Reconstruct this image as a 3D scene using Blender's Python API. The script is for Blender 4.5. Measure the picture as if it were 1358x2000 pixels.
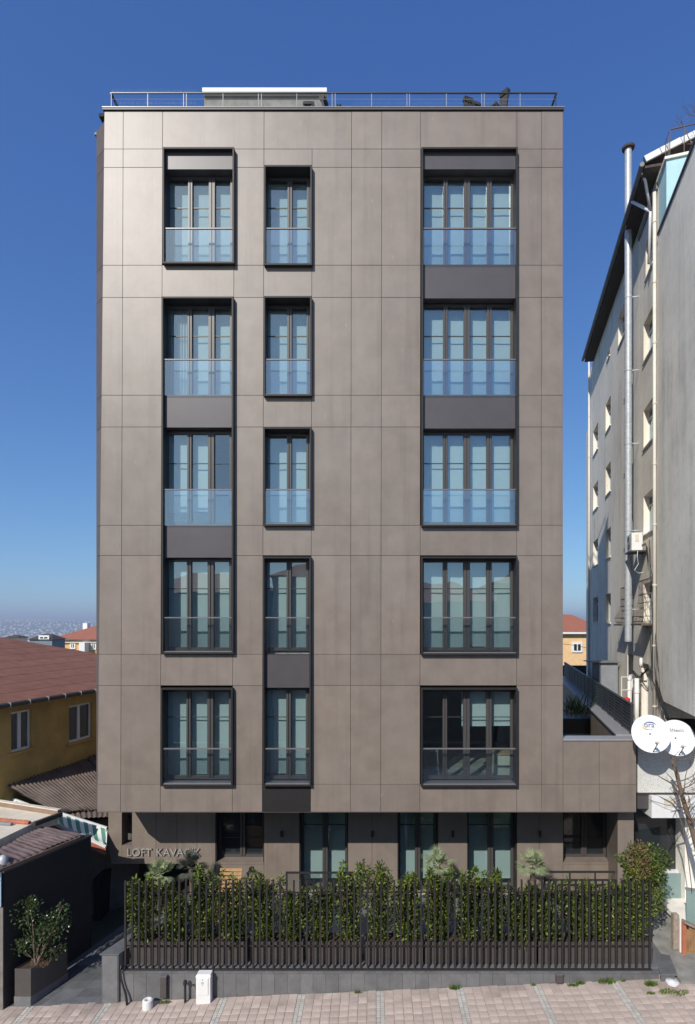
import bpy, bmesh, math, random
from mathutils import Vector, Matrix
random.seed(7)
sc = bpy.context.scene
for o in list(bpy.data.objects): bpy.data.objects.remove(o)
col = sc.collection

# ------------------------------------------------------------------ camera, sky, sun
F, CX, CY, E = 1100.0, 730.0, 1218.0, 9.02        # focal length and principal point in photo pixels, eye height
cam = bpy.data.cameras.new('camera'); camo = bpy.data.objects.new('camera', cam); col.objects.link(camo)
cam.sensor_fit = 'AUTO'; cam.sensor_width = 36.0; cam.lens = F/2000*36.0
cam.shift_x = (679-CX)/2000; cam.shift_y = (CY-1000)/2000
cam.clip_start = 0.05; cam.clip_end = 60000
camo.location = (0, 0, E); camo.rotation_euler = (math.pi/2, 0, 0)
sc.camera = camo
SUN = Vector((-0.53, -1.0, 0.84)).normalized()
el = math.asin(SUN.z)
w = bpy.data.worlds.new('World'); sc.world = w; w.use_nodes = True
nt = w.node_tree; nt.nodes.clear()
sky = nt.nodes.new('ShaderNodeTexSky'); sky.sky_type = 'NISHITA'; sky.sun_disc = False
sky.sun_elevation = el; sky.sun_rotation = math.atan2(SUN.x, SUN.y)
sky.altitude = 200; sky.air_density = 0.8; sky.dust_density = 0.9; sky.ozone_density = 6.0
bg = nt.nodes.new('ShaderNodeBackground'); bg.inputs[1].default_value = 0.117
out = nt.nodes.new('ShaderNodeOutputWorld')
sep = nt.nodes.new('ShaderNodeSeparateColor'); com = nt.nodes.new('ShaderNodeCombineColor'); nt.links.new(sky.outputs[0], sep.inputs[0])
for ch, (p_, k_) in enumerate(((.95,1.08),(.82,1.5),(.54,2.8))):       # film response of the clear, polarised sky
    pw = nt.nodes.new('ShaderNodeMath'); pw.operation = 'POWER'; pw.inputs[1].default_value = p_; ml = nt.nodes.new('ShaderNodeMath'); ml.operation = 'MULTIPLY'; ml.inputs[1].default_value = k_
    nt.links.new(sep.outputs[ch], pw.inputs[0]); nt.links.new(pw.outputs[0], ml.inputs[0]); nt.links.new(ml.outputs[0], com.inputs[ch])
nt.links.new(com.outputs[0], bg.inputs[0]); nt.links.new(bg.outputs[0], out.inputs[0])
sl = bpy.data.lights.new('sun', 'SUN'); sl.energy = 5.0; sl.angle = math.radians(0.53); sl.color = (1.0, 0.95, 0.87)
so = bpy.data.objects.new('sun', sl); col.objects.link(so)
so.rotation_euler = (-SUN).to_track_quat('-Z', 'Y').to_euler(); so.location = SUN*60
sc.cycles.transparent_max_bounces = 16
sc.view_settings.view_transform = 'Standard'; sc.view_settings.look = 'None'
sc.view_settings.exposure = -0.2; sc.view_settings.gamma = 1.0

# ------------------------------------------------------------------ helpers
def P(px, py, Y): return Vector(((px-CX)/F*Y, Y, E+(CY-py)/F*Y))
def XW(px, Y): return (px-CX)/F*Y
def ZW(py, Y): return E+(CY-py)/F*Y
V = Vector

class MB:
    def __init__(s): s.v = []; s.f = []; s.m = []; s.mi = 0
    def poly(s, pts):
        n = len(s.v); s.v += [tuple(p) for p in pts]; s.f.append(tuple(range(n, n+len(pts)))); s.m.append(s.mi); return s
    def add(s, vs, fs):
        n = len(s.v); s.v += [tuple(p) for p in vs]
        for f in fs: s.f.append(tuple(i+n for i in f)); s.m.append(s.mi)
        return s
    def box(s, x0, x1, y0, y1, z0, z1):
        return s.hexa([(x0,y0,z0),(x1,y0,z0),(x1,y1,z0),(x0,y1,z0)], [(x0,y0,z1),(x1,y0,z1),(x1,y1,z1),(x0,y1,z1)])
    def hexa(s, b, t):
        return s.add(list(b)+list(t), [(3,2,1,0),(4,5,6,7),(0,1,5,4),(1,2,6,5),(2,3,7,6),(3,0,4,7)])
    def prism(s, pts, d):            # polygon pts extruded by vector d
        n = len(pts); d = V(d); pts = [V(p) for p in pts]
        return s.add(pts+[p+d for p in pts], [tuple(range(n-1,-1,-1)), tuple(range(n,2*n))]+[(i,(i+1)%n,(i+1)%n+n,i+n) for i in range(n)])
    def bar(s, a, b, wd, hd, up=(0,0,1)):
        a = V(a); b = V(b); d = (b-a).normalized(); u = V(up)
        if abs(d.dot(u)) > .98: u = V((0,1,0))
        r = d.cross(u).normalized()*wd/2; u2 = r.cross(d).normalized()*hd/2
        return s.hexa([a-r-u2, a+r-u2, b+r-u2, b-r-u2], [a-r+u2, a+r+u2, b+r+u2, b-r+u2])
    def tube(s, pts, rad, n=8, caps=True):
        pts = [V(p) for p in pts]; m = len(pts)
        if not hasattr(rad, '__len__'): rad = [rad]*m
        rings = []; ref = None
        for i, p in enumerate(pts):
            d = (pts[min(i+1,m-1)]-pts[max(i-1,0)]).normalized()
            if ref is None:
                ref = V((0,0,1)) if abs(d.z) < .9 else V((1,0,0))
            x = (ref - d*ref.dot(d)).normalized(); ref = x; y = d.cross(x)
            rings.append([p+(x*math.cos(2*math.pi*k/n)+y*math.sin(2*math.pi*k/n))*rad[i] for k in range(n)])
        vs = [q for r in rings for q in r]
        fs = [(i*n+k, i*n+(k+1)%n, (i+1)*n+(k+1)%n, (i+1)*n+k) for i in range(m-1) for k in range(n)]
        if caps: fs += [tuple(range(n-1,-1,-1)), tuple(range((m-1)*n, m*n))]
        return s.add(vs, fs)
    def lathe(s, c, prof, n=20, ax=(0,0,1)):
        ax = V(ax).normalized(); t = V((1,0,0)) if abs(ax.x) < .9 else V((0,1,0))
        x = (t-ax*t.dot(ax)).normalized(); y = ax.cross(x); c = V(c)
        vs = [c+ax*h+(x*math.cos(2*math.pi*k/n)+y*math.sin(2*math.pi*k/n))*r for r, h in prof for k in range(n)]
        m = len(prof)
        fs = [(i*n+k, i*n+(k+1)%n, (i+1)*n+(k+1)%n, (i+1)*n+k) for i in range(m-1) for k in range(n)]
        return s.add(vs, fs)
    def mesh(s, name):
        me = bpy.data.meshes.new(name); me.from_pydata(s.v, [], s.f); me.update(); return me
    def build(s, name, mat, parent=None, smooth=False, bevel=0):
        me = s.mesh(name)
        mats = mat if isinstance(mat, (list, tuple)) else [mat]
        for mm in mats: me.materials.append(mm)
        if len(mats) > 1: me.polygons.foreach_set('material_index', s.m)
        if smooth: me.polygons.foreach_set('use_smooth', [True]*len(me.polygons))
        o = bpy.data.objects.new(name, me); col.objects.link(o); adopt(o, parent)
        if bevel:
            b = o.modifiers.new('bevel', 'BEVEL'); b.width = bevel; b.segments = 2; b.limit_method = 'ANGLE'
        return o
def adopt(o, parent):
    if parent is not None:
        o.parent = parent
        if parent.type == 'EMPTY': o.matrix_parent_inverse = Matrix.Translation(-parent.location)
def tag(o, label, cat, group=None):
    o['label'] = label; o['category'] = cat
    if group: o['group'] = group
    return o
def thing(name, label, cat, loc=(0,0,0), group=None):
    o = bpy.data.objects.new(name, None); o.location = loc; o.empty_display_size = .2; col.objects.link(o)
    return tag(o, label, cat, group)
def struct(o): o['kind'] = 'structure'; return o
def inst(name, mesh, loc, parent, rot=None):
    o = bpy.data.objects.new(name, mesh); o.location = loc
    if rot: o.rotation_euler = rot
    col.objects.link(o); adopt(o, parent); return o
def box(name, mat, parent, x0, x1, y0, y1, z0, z1, bevel=0):
    return MB().box(x0,x1,y0,y1,z0,z1).build(name, mat, parent, bevel=bevel)

def mat(name, c, rough=.6, metal=0, var=0, scale=3, bump=0, bscale=40, spec=.5, isl=0, obr=0, c2=None, streak=False, coat=0, trans=0):
    m = bpy.data.materials.new(name); m.use_nodes = True; t = m.node_tree; b = t.nodes['Principled BSDF']
    b.inputs['Roughness'].default_value = rough; b.inputs['Metallic'].default_value = metal
    b.inputs['Specular IOR Level'].default_value = spec; b.inputs['Coat Weight'].default_value = coat
    c = tuple(c)+(1,)
    b.inputs['Base Color'].default_value = c
    tc = t.nodes.new('ShaderNodeTexCoord')
    src = None
    if var or c2:
        n = t.nodes.new('ShaderNodeTexNoise'); n.inputs['Scale'].default_value = scale; n.inputs['Detail'].default_value = 6; n.inputs['Roughness'].default_value = .62
        if streak:
            mp = t.nodes.new('ShaderNodeMapping'); mp.inputs['Scale'].default_value = (1,1,.38)
            t.links.new(tc.outputs['Object'], mp.inputs[0]); t.links.new(mp.outputs[0], n.inputs[0])
        else: t.links.new(tc.outputs['Object'], n.inputs[0])
        r = t.nodes.new('ShaderNodeMapRange'); r.inputs[1].default_value = .32; r.inputs[2].default_value = .68
        t.links.new(n.outputs[0], r.inputs[0])
        mx = t.nodes.new('ShaderNodeMix'); mx.data_type = 'RGBA'
        d = c2 if c2 else tuple(x*(1-var) for x in c[:3])
        u = c[:3] if c2 else tuple(min(1,x*(1+var)) for x in c[:3])
        mx.inputs[6].default_value = tuple(d)+(1,); mx.inputs[7].default_value = tuple(u)+(1,)
        t.links.new(r.outputs[0], mx.inputs[0]); src = mx.outputs[2]
    for amt, node, sock in ((isl,'ShaderNodeNewGeometry','Random Per Island'),(obr,'ShaderNodeObjectInfo','Random')):
        if amt:
            g = t.nodes.new(node); r = t.nodes.new('ShaderNodeMapRange'); r.inputs[3].default_value = 1-amt; r.inputs[4].default_value = 1+amt
            t.links.new(g.outputs[sock], r.inputs[0])
            h = t.nodes.new('ShaderNodeHueSaturation'); t.links.new(r.outputs[0], h.inputs['Value'])
            if src: t.links.new(src, h.inputs['Color'])
            else: h.inputs['Color'].default_value = c
            src = h.outputs[0]
    if src: t.links.new(src, b.inputs['Base Color'])
    if bump:
        n = t.nodes.new('ShaderNodeTexNoise'); n.inputs['Scale'].default_value = bscale; n.inputs['Detail'].default_value = 5
        t.links.new(tc.outputs['Object'], n.inputs[0])
        bp = t.nodes.new('ShaderNodeBump'); bp.inputs['Strength'].default_value = bump; bp.inputs['Distance'].default_value = .02
        t.links.new(n.outputs[0], bp.inputs['Height']); t.links.new(bp.outputs[0], b.inputs['Normal'])
    if trans:
        tr = t.nodes.new('ShaderNodeBsdfTranslucent'); ms = t.nodes.new('ShaderNodeMixShader'); ms.inputs[0].default_value = trans
        if src: t.links.new(src, tr.inputs[0])
        else: tr.inputs[0].default_value = c
        o = t.nodes['Material Output']; t.links.new(b.outputs[0], ms.inputs[1]); t.links.new(tr.outputs[0], ms.inputs[2]); t.links.new(ms.outputs[0], o.inputs[0])
    return m
def glass(name, tint, refl, rough=0.0, wav=0.0, film=0.0):
    m = bpy.data.materials.new(name); m.use_nodes = True; t = m.node_tree; t.nodes.clear()
    o = t.nodes.new('ShaderNodeOutputMaterial'); mx = t.nodes.new('ShaderNodeMixShader')
    tr = t.nodes.new('ShaderNodeBsdfTransparent'); tr.inputs[0].default_value = tuple(tint)+(1,)
    gl = t.nodes.new('ShaderNodeBsdfGlossy'); gl.inputs['Roughness'].default_value = rough; gl.inputs['Color'].default_value = (.80,.93,1.0,1)
    lw_ = t.nodes.new('ShaderNodeLayerWeight'); lw_.inputs[0].default_value = .5
    pw = t.nodes.new('ShaderNodeMath'); pw.operation = 'POWER'; pw.inputs[1].default_value = 5.0
    ad = t.nodes.new('ShaderNodeMath'); ad.operation = 'MULTIPLY_ADD'; ad.inputs[1].default_value = 1-refl; ad.inputs[2].default_value = refl; ad.use_clamp = True
    t.links.new(lw_.outputs['Facing'], pw.inputs[0]); t.links.new(pw.outputs[0], ad.inputs[0]); t.links.new(ad.outputs[0], mx.inputs[0])
    if wav:
        tc = t.nodes.new('ShaderNodeTexCoord'); n = t.nodes.new('ShaderNodeTexNoise'); n.inputs['Scale'].default_value = 1.3; n.inputs['Detail'].default_value = 1
        bp = t.nodes.new('ShaderNodeBump'); bp.inputs['Strength'].default_value = wav; bp.inputs['Distance'].default_value = .02
        t.links.new(tc.outputs['Object'], n.inputs[0]); t.links.new(n.outputs[0], bp.inputs['Height']); t.links.new(bp.outputs[0], gl.inputs['Normal'])
    t.links.new(tr.outputs[0], mx.inputs[1]); t.links.new(gl.outputs[0], mx.inputs[2])
    if film:                                       # pale diffuse share, painted stand-in for the milky sky reflection
        df = t.nodes.new('ShaderNodeBsdfDiffuse'); df.inputs[0].default_value = (.72,.78,.8,1); m2 = t.nodes.new('ShaderNodeMixShader'); m2.inputs[0].default_value = film
        t.links.new(mx.outputs[0], m2.inputs[1]); t.links.new(df.outputs[0], m2.inputs[2]); t.links.new(m2.outputs[0], o.inputs[0])
    else: t.links.new(mx.outputs[0], o.inputs[0])
    return m
def stripes(name, ca, cb, scale, axis=(1,0,0), rough=.7):
    m = mat(name, ca, rough); t = m.node_tree; b = t.nodes['Principled BSDF']
    tc = t.nodes.new('ShaderNodeTexCoord'); d = t.nodes.new('ShaderNodeVectorMath'); d.operation = 'DOT_PRODUCT'; d.inputs[1].default_value = axis
    mu = t.nodes.new('ShaderNodeMath'); mu.operation = 'MULTIPLY'; mu.inputs[1].default_value = scale
    fr = t.nodes.new('ShaderNodeMath'); fr.operation = 'FRACT'; gt = t.nodes.new('ShaderNodeMath'); gt.operation = 'GREATER_THAN'; gt.inputs[1].default_value = .5
    mx = t.nodes.new('ShaderNodeMix'); mx.data_type = 'RGBA'; mx.inputs[6].default_value = tuple(ca)+(1,); mx.inputs[7].default_value = tuple(cb)+(1,)
    t.links.new(tc.outputs['Object'], d.inputs[0]); t.links.new(d.outputs['Value'], mu.inputs[0]); t.links.new(mu.outputs[0], fr.inputs[0])
    t.links.new(fr.outputs[0], gt.inputs[0]); t.links.new(gt.outputs[0], mx.inputs[0]); t.links.new(mx.outputs[2], b.inputs['Base Color'])
    return m
M = dict(
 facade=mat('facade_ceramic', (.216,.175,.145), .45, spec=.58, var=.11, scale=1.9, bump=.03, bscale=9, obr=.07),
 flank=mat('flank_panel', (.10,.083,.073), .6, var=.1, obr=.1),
 joint=mat('joint_dark', (.03,.028,.027), .9),
 frame=mat('frame_metal', (.024,.022,.022), .55, spec=.3, var=.1, scale=5),
 sash=mat('sash_metal', (.072,.066,.064), .4),
 spandrel=mat('spandrel_metal', (.078,.070,.075), .42, var=.08, scale=2, bump=.02, bscale=6),
 sill=mat('sill_metal', (.17,.16,.16), .38),
 pane=glass('window_glass', (.74,.885,.90), .24, 0, .18),
 pane_low=glass('ground_window_glass', (.66,.78,.78), .09, 0, .06),
 bal=glass('balustrade_glass', (.92,.965,.985), .28, 0, .02, film=.008),
 frost=mat('frosted_glass', (.33,.45,.43), .25, trans=.3),
 blind=mat('blind_fabric', (.74,.75,.73), .9, var=.03, scale=3, trans=.25),
 sheer=mat('sheer_curtain', (.75,.75,.75), .9, trans=.4),
 dark=mat('interior_dark', (.05,.048,.046), .9),
 room=mat('interior_wall', (.35,.33,.31), .9),
 roomfloor=mat('interior_floor', (.42,.38,.33), .5, var=.2, scale=6),
 core=mat('core_render', (.2,.17,.155), .8, var=.1),
 coping=mat('coping_metal', (.30,.30,.31), .35, var=.1, scale=6),
 dkcoping=mat('coping_dark', (.05,.046,.045), .5),
 concrete=mat('concrete', (.24,.235,.215), .85, var=.25, scale=3, bump=.3, bscale=25),
 white=mat('white_paint', (.78,.78,.77), .5, var=.04, scale=4),
 steel=mat('galvanised', (.46,.49,.52), .5, metal=.25, var=.15, scale=8),
 rail=mat('railing_dark', (.035,.034,.036), .4),
 railpost=mat('railing_steel', (.30,.30,.32), .4),
 letter=mat('letter_metal', (.36,.34,.325), .4),
 black=mat('black_plastic', (.02,.02,.021), .45),
 wicker=mat('dark_wicker', (.03,.028,.027), .7, var=.3, scale=30),
 slat=mat('fence_brown', (.030,.026,.025), .42, obr=.12, var=.08, scale=6),
 slab=mat('low_wall_stone', (.15,.15,.153), .7, var=.16, scale=4, obr=.13, bump=.1, bscale=30),
 slabcap=mat('low_wall_cap', (.13,.133,.14), .55, var=.2, scale=4, bump=.1),
 slate=mat('slate', (.12,.125,.132), .6, var=.2, scale=3, obr=.22, bump=.1),
 planter=mat('planter_metal', (.08,.07,.068), .45, var=.1, scale=5),
 soil=mat('soil', (.06,.042,.03), .95, var=.4, scale=20, bump=.5),
 leaf=mat('laurel_leaf', (.17,.215,.03), .40, isl=.72, spec=.5, c2=(.04,.075,.016), scale=2.2, trans=.22),
 leafd=mat('camellia_leaf', (.05,.085,.025), .3, isl=.5, spec=.6, trans=.1),
 leafb=mat('brown_leaf', (.22,.13,.06), .6, isl=.5, trans=.2),
 palm=mat('palm_leaf', (.34,.40,.22), .5, isl=.3, trans=.2),
 palmd=mat('dark_palm_leaf', (.10,.11,.085), .5, isl=.3, trans=.1),
 bark=mat('bark', (.16,.115,.085), .9, var=.3, scale=12, bump=.4),
 barkg=mat('grey_bark', (.2,.16,.14), .9, var=.3, scale=12, bump=.4),
 grass=mat('weed', (.13,.2,.04), .6, isl=.4, trans=.3),
 paver=mat('paver_pink', (.50,.405,.35), .85, var=.3, scale=1.1, isl=.10, obr=.10, bump=.2, bscale=60),
 cobble=mat('cobble_grey', (.47,.45,.41), .85, var=.1, scale=2, isl=.14, bump=.3, bscale=60),
 sand=mat('joint_sand', (.36,.31,.27), .95, var=.25, scale=6, bump=.3),
 terrain=mat('terrain', (.12,.125,.09), .95, c2=(.07,.09,.055), scale=.004),
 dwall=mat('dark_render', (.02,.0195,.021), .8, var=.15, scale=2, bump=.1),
 pillar=mat('pillar_render', (.2,.18,.165), .85, var=.2, scale=4, bump=.2),
 corr=mat('corrugated_brown', (.14,.10,.097), .7, var=.35, scale=2.5, bump=.2, bscale=20),
 corr2=mat('corrugated_old', (.16,.12,.10), .75, c2=(.08,.058,.05), scale=1.8, bump=.2, bscale=15),
 cream=mat('cream_screed', (.66,.60,.49), .85, var=.12, scale=2, bump=.15),
 trim=mat('brown_trim', (.26,.17,.12), .6, var=.15),
 tile=mat('red_tile', (.42,.14,.075), .8, var=.2, scale=5),
 awning=stripes('awning_fabric', (.09,.25,.18), (.72,.74,.68), 4.6, (.82,.57,0)),
 awning2=stripes('awning_fabric_back', (.09,.25,.18), (.72,.74,.68), 4.6, (.82,.57,0)),
 yellow=mat('ochre_render', (.45,.31,.10), .85, var=.2, scale=1.2, bump=.1),
 shingle=mat('roof_shingle', (.215,.092,.06), .85, var=.18, scale=2.5, isl=.05, bump=.15, bscale=60),
 pvc=mat('white_pvc', (.74,.74,.76), .35),
 gpane=glass('far_glass', (.55,.58,.6), .12),
 dpane=mat('dark_glass', (.02,.024,.028), .06, spec=.7),
 orange=mat('orange_render', (.72,.43,.17), .85, var=.08),
 orange2=mat('pale_orange_render', (.78,.52,.27), .85, var=.08),
 farroof=mat('far_tile_roof', (.36,.13,.075), .85, var=.15, scale=3),
 grey=mat('grey_paint', (.25,.27,.30), .6, var=.1),
 blueg=mat('blue_grey_paint', (.16,.2,.25), .6, var=.1),
 lblue=mat('light_blue_render', (.45,.68,.70), .85, var=.08, scale=2),
 eave=mat('eave_timber', (.07,.055,.045), .85, var=.3, scale=10),
 gutter=mat('gutter_metal', (.2,.2,.2), .5, var=.2),
 pipe=mat('cream_pipe', (.70,.66,.58), .5, var=.06),
 wpipe=mat('white_pipe', (.8,.79,.77), .45),
 terrazzo=None,
 dish=mat('dish_white', (.82,.83,.84), .4),
 iron=mat('grille_iron', (.12,.09,.075), .7),
 cable=mat('cable', (.03,.028,.027), .7),
 wood=mat('door_wood', (.33,.19,.09), .6, var=.3, scale=8, streak=True),
 wood2=mat('lounger_wood', (.50,.31,.15), .55, var=.2, scale=10),
 post=mat('grey_timber', (.33,.27,.22), .85, var=.3, scale=10),
 louvre=mat('louvre_dark', (.035,.038,.042), .45),
 red=mat('red_plastic', (.55,.03,.03), .5),
 pot=mat('clay_pot', (.45,.33,.22), .8, var=.2),
 signb=mat('sign_blue', (.55,.72,.82), .5),
 ink=mat('ink_blue', (.06,.09,.25), .6), inky=mat('ink_yellow', (.75,.5,.06), .6), inkg=mat('ink_grey', (.2,.2,.28), .6),
 town=mat('town_white', (.62,.6,.57), .9, isl=.45),
 opp=mat('opposite_render', (.12,.105,.095), .9, var=.1),
 asphalt=mat('asphalt', (.055,.055,.055), .9, var=.2, scale=4),
)
def weathered(name, c, dirt, amt=.55):
    # old render: blotches, vertical run marks and hairline cracks of a darker dirt colour
    m = mat(name, c, .9, bump=.12, bscale=18); t = m.node_tree; b = t.nodes['Principled BSDF']; tc = t.nodes.new('ShaderNodeTexCoord')
    def noise(sc, mp, lo, hi, det=6):
        n = t.nodes.new('ShaderNodeTexNoise'); n.inputs['Scale'].default_value = sc; n.inputs['Detail'].default_value = det; n.inputs['Roughness'].default_value = .65
        k = t.nodes.new('ShaderNodeMapping'); k.inputs['Scale'].default_value = mp; t.links.new(tc.outputs['Object'], k.inputs[0]); t.links.new(k.outputs[0], n.inputs[0])
        r = t.nodes.new('ShaderNodeMapRange'); r.inputs[1].default_value = lo; r.inputs[2].default_value = hi; t.links.new(n.outputs[0], r.inputs[0]); return r.outputs[0]
    a = noise(.45,(1,1,.8),.42,.72); s_ = noise(2.2,(1,1,.07),.5,.74); f = noise(3.0,(1,1,1),.45,.75)
    cr = noise(1.1,(1,1,.5),.495,.5,3); cr2 = noise(1.1,(1,1,.5),.5,.505,3)
    def math_(op, x, y):
        q = t.nodes.new('ShaderNodeMath'); q.operation = op; q.use_clamp = True
        for k, v in enumerate((x,y)):
            if isinstance(v,(int,float)): q.inputs[k].default_value = v
            else: t.links.new(v, q.inputs[k])
        return q.outputs[0]
    crack = math_('MULTIPLY', math_('SUBTRACT', cr, cr2), f)
    d = math_('ADD', math_('ADD', math_('MULTIPLY', a, .35), math_('MULTIPLY', math_('MULTIPLY', s_, .75), math_('ADD', a, .25))), math_('ADD', math_('MULTIPLY', f, .18), math_('MULTIPLY', crack, .8)))
    mx = t.nodes.new('ShaderNodeMix'); mx.data_type = 'RGBA'; mx.inputs[6].default_value = tuple(c)+(1,); mx.inputs[7].default_value = tuple(dirt)+(1,)
    t.links.new(math_('MULTIPLY', d, amt), mx.inputs[0]); t.links.new(mx.outputs[2], b.inputs['Base Color']); return m
M['plaster'] = weathered('old_plaster', (.90,.83,.70), (.28,.25,.21), .72)
M['plaster2'] = weathered('old_plaster_side', (.95,.90,.80), (.30,.27,.23), .75)
def facade_wear(m):
    t = m.node_tree; b = t.nodes['Principled BSDF']; old = b.inputs['Base Color'].links[0].from_socket
    tc = t.nodes.new('ShaderNodeTexCoord')
    def noise(sc, mp, lo, hi, det):
        n = t.nodes.new('ShaderNodeTexNoise'); n.inputs['Scale'].default_value = sc; n.inputs['Detail'].default_value = det
        k = t.nodes.new('ShaderNodeMapping'); k.inputs['Scale'].default_value = mp; t.links.new(tc.outputs['Object'], k.inputs[0]); t.links.new(k.outputs[0], n.inputs[0])
        r = t.nodes.new('ShaderNodeMapRange'); r.inputs[1].default_value = lo; r.inputs[2].default_value = hi; t.links.new(n.outputs[0], r.inputs[0]); return r.outputs[0]
    for sock, colr, amt in ((noise(5,(1,1,.05),.52,.8,3),(.10,.08,.07,1),.35),(noise(7,(1,1,.45),.71,.74,3),(.45,.42,.40,1),.18),(noise(.7,(1,1,1),.4,.75,4),(.27,.235,.21,1),.35)):
        ml = t.nodes.new('ShaderNodeMath'); ml.operation = 'MULTIPLY'; ml.inputs[1].default_value = amt; t.links.new(sock, ml.inputs[0])
        mx = t.nodes.new('ShaderNodeMix'); mx.data_type = 'RGBA'; mx.inputs[7].default_value = colr; t.links.new(ml.outputs[0], mx.inputs[0]); t.links.new(old, mx.inputs[6]); old = mx.outputs[2]
    t.links.new(old, b.inputs['Base Color'])
facade_wear(M['facade'])
def terrazzo():
    m = mat('terrazzo', (.66,.65,.61), .7, var=.08, scale=2); t = m.node_tree; b = t.nodes['Principled BSDF']
    old = b.inputs['Base Color'].links[0].from_socket
    tc = t.nodes.new('ShaderNodeTexCoord'); vo = t.nodes.new('ShaderNodeTexVoronoi'); vo.inputs['Scale'].default_value = 24
    lt = t.nodes.new('ShaderNodeMath'); lt.operation = 'LESS_THAN'; lt.inputs[1].default_value = .2
    mx = t.nodes.new('ShaderNodeMix'); mx.data_type = 'RGBA'; mx.inputs[7].default_value = (.16,.155,.15,1)
    t.links.new(tc.outputs['Object'], vo.inputs[0]); t.links.new(vo.outputs['Distance'], lt.inputs[0]); t.links.new(lt.outputs[0], mx.inputs[0])
    t.links.new(old, mx.inputs[6]); t.links.new(mx.outputs[2], b.inputs['Base Color']); return m
M['terrazzo'] = terrazzo()

def text(body, name, mt, parent, loc, size, ext=.004, rot=(math.pi/2,0,0), align='LEFT'):
    cu = bpy.data.curves.new('text', 'FONT'); cu.body = body; cu.size = size; cu.extrude = ext; cu.align_x = align; cu.resolution_u = 3
    t = bpy.data.objects.new('text', cu); col.objects.link(t)
    dg = bpy.context.evaluated_depsgraph_get(); me = bpy.data.meshes.new_from_object(t.evaluated_get(dg))
    wd = t.dimensions.x
    bpy.data.objects.remove(t); bpy.data.curves.remove(cu)
    me.materials.clear(); me.materials.append(mt)
    R = Matrix.Translation(V(loc)) @ V((0,0,0)).to_track_quat('Z','Y').to_matrix().to_4x4() if False else Matrix.Translation(V(loc))
    from mathutils import Euler
    me.transform(R @ Euler(rot).to_matrix().to_4x4())
    o = bpy.data.objects.new(name, me); col.objects.link(o); adopt(o, parent)
    return o, wd

SL = .0425                                        # the street climbs to the right
def gz(x): return SL*max(-30, min(30, x))

# ------------------------------------------------------------------ terrain and far town
def smooth(a, b, x):
    t = max(0, min(1, (x-a)/(b-a))); return t*t*(3-2*t)
def tz(x, y):
    r = math.hypot(x, max(y, 0))
    z = gz(x)*(1-smooth(60, 300, r)) - .06
    z -= 95*smooth(70, 900, r) if y > 0 else 0
    if y > 0:
        z += 128*smooth(3800, 8500, r)*(1+.10*math.sin(x/900+1)+.07*math.sin(x/370))+ 8*math.sin(x/700)*math.sin(y/800)*smooth(800,2000,r)
    return z
ys = [-150,-60,-20,0,5,11,20,35,60]+[60+ 90*1.0*k for k in range(1,11)]+[1100+260*k for k in range(0,36)]
xs = sorted([-s*(6*1.24**k) for k in range(0,34) for s in (1,-1)]+[0])
g = MB(); g.v = [(x,y,tz(x,y)) for y in ys for x in xs]; n = len(xs)
g.f = [(j*n+i, j*n+i+1, (j+1)*n+i+1, (j+1)*n+i) for j in range(len(ys)-1) for i in range(n-1)]; g.m = [0]*len(g.f)
struct(g.build('ground', M['terrain'], smooth=True))

rt = random.Random(3); t = MB()
for k in range(5200):
    y = 2700+4600*rt.random(); q = rt.uniform(-.95,.62); x = q*y
    if rt.random() > .35+.65*(math.sin(x/330)*math.sin(y/270+x/500)*.5+.5): continue
    s = rt.uniform(5,12); h = rt.uniform(6,15); z = tz(x,y)-2; d = rt.uniform(6,14)
    t.box(x-s, x+s, y-d, y+d, z, z+h+2)
o = t.build('distant_town', M['town']); o['kind'] = 'stuff'; tag(o, 'hazy pale town spread over the far hills on the horizon', 'town')

# ------------------------------------------------------------------ street paving
pav = struct(MB().hexa([(-30,-30,gz(-30)-.3),(30,-30,gz(30)-.3),(30,13.9,gz(30)-.3),(-30,13.9,gz(-30)-.3)],
                       [(-30,-30,gz(-30)-.012),(30,-30,gz(30)-.012),(30,13.9,gz(30)-.012),(-30,13.9,gz(-30)-.012)]).build('pavement', M['sand']))
strips = [-6.5,-3.67,-1.76,.16,2.1,3.99,5.89,7.8,-8.4]
cols = []; x = -10.6
ss = sorted(strips)
edges = [-10.6]+[e for s_ in ss for e in (s_-.1, s_+.1)]+[10.6]
for i in range(0, len(edges), 2):
    a, b = edges[i], edges[i+1]; k = max(1, round((b-a)/.205)); wd = (b-a)/k
    cols += [(a+wd*j, a+wd*(j+1)) for j in range(k)]
pm = MB(); wv, hv = .097, .103
b_ = [(-wv,-hv,-.03),(wv,-hv,-.03),(wv,hv,-.03),(-wv,hv,-.03)]
pm.hexa(b_, [(x_*.965,y_*.965,0) for x_, y_, z_ in b_]); pmesh = pm.mesh('paver'); pmesh.materials.append(M['paver'])
rp = random.Random(11); cells = []
for a, b in cols:
    off = rp.uniform(-.02,.02); y = 13.83+off
    while y > 11.2: cells.append(((a+b)/2, y-.105, b-a)); y -= .21
def pix(x, y, z): return CX+x/y*F, CY-(z-E)/y*F
vis = sorted([c for c in cells if -8 < pix(c[0],c[1],0)[0] < 1366 and pix(c[0],c[1],gz(c[0]))[1] < 2006 and not (c[0] < -6.9 and c[1] > 13.72)], key=lambda c: c[1])[:300]
vs_ = set(vis); stf = MB()
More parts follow.
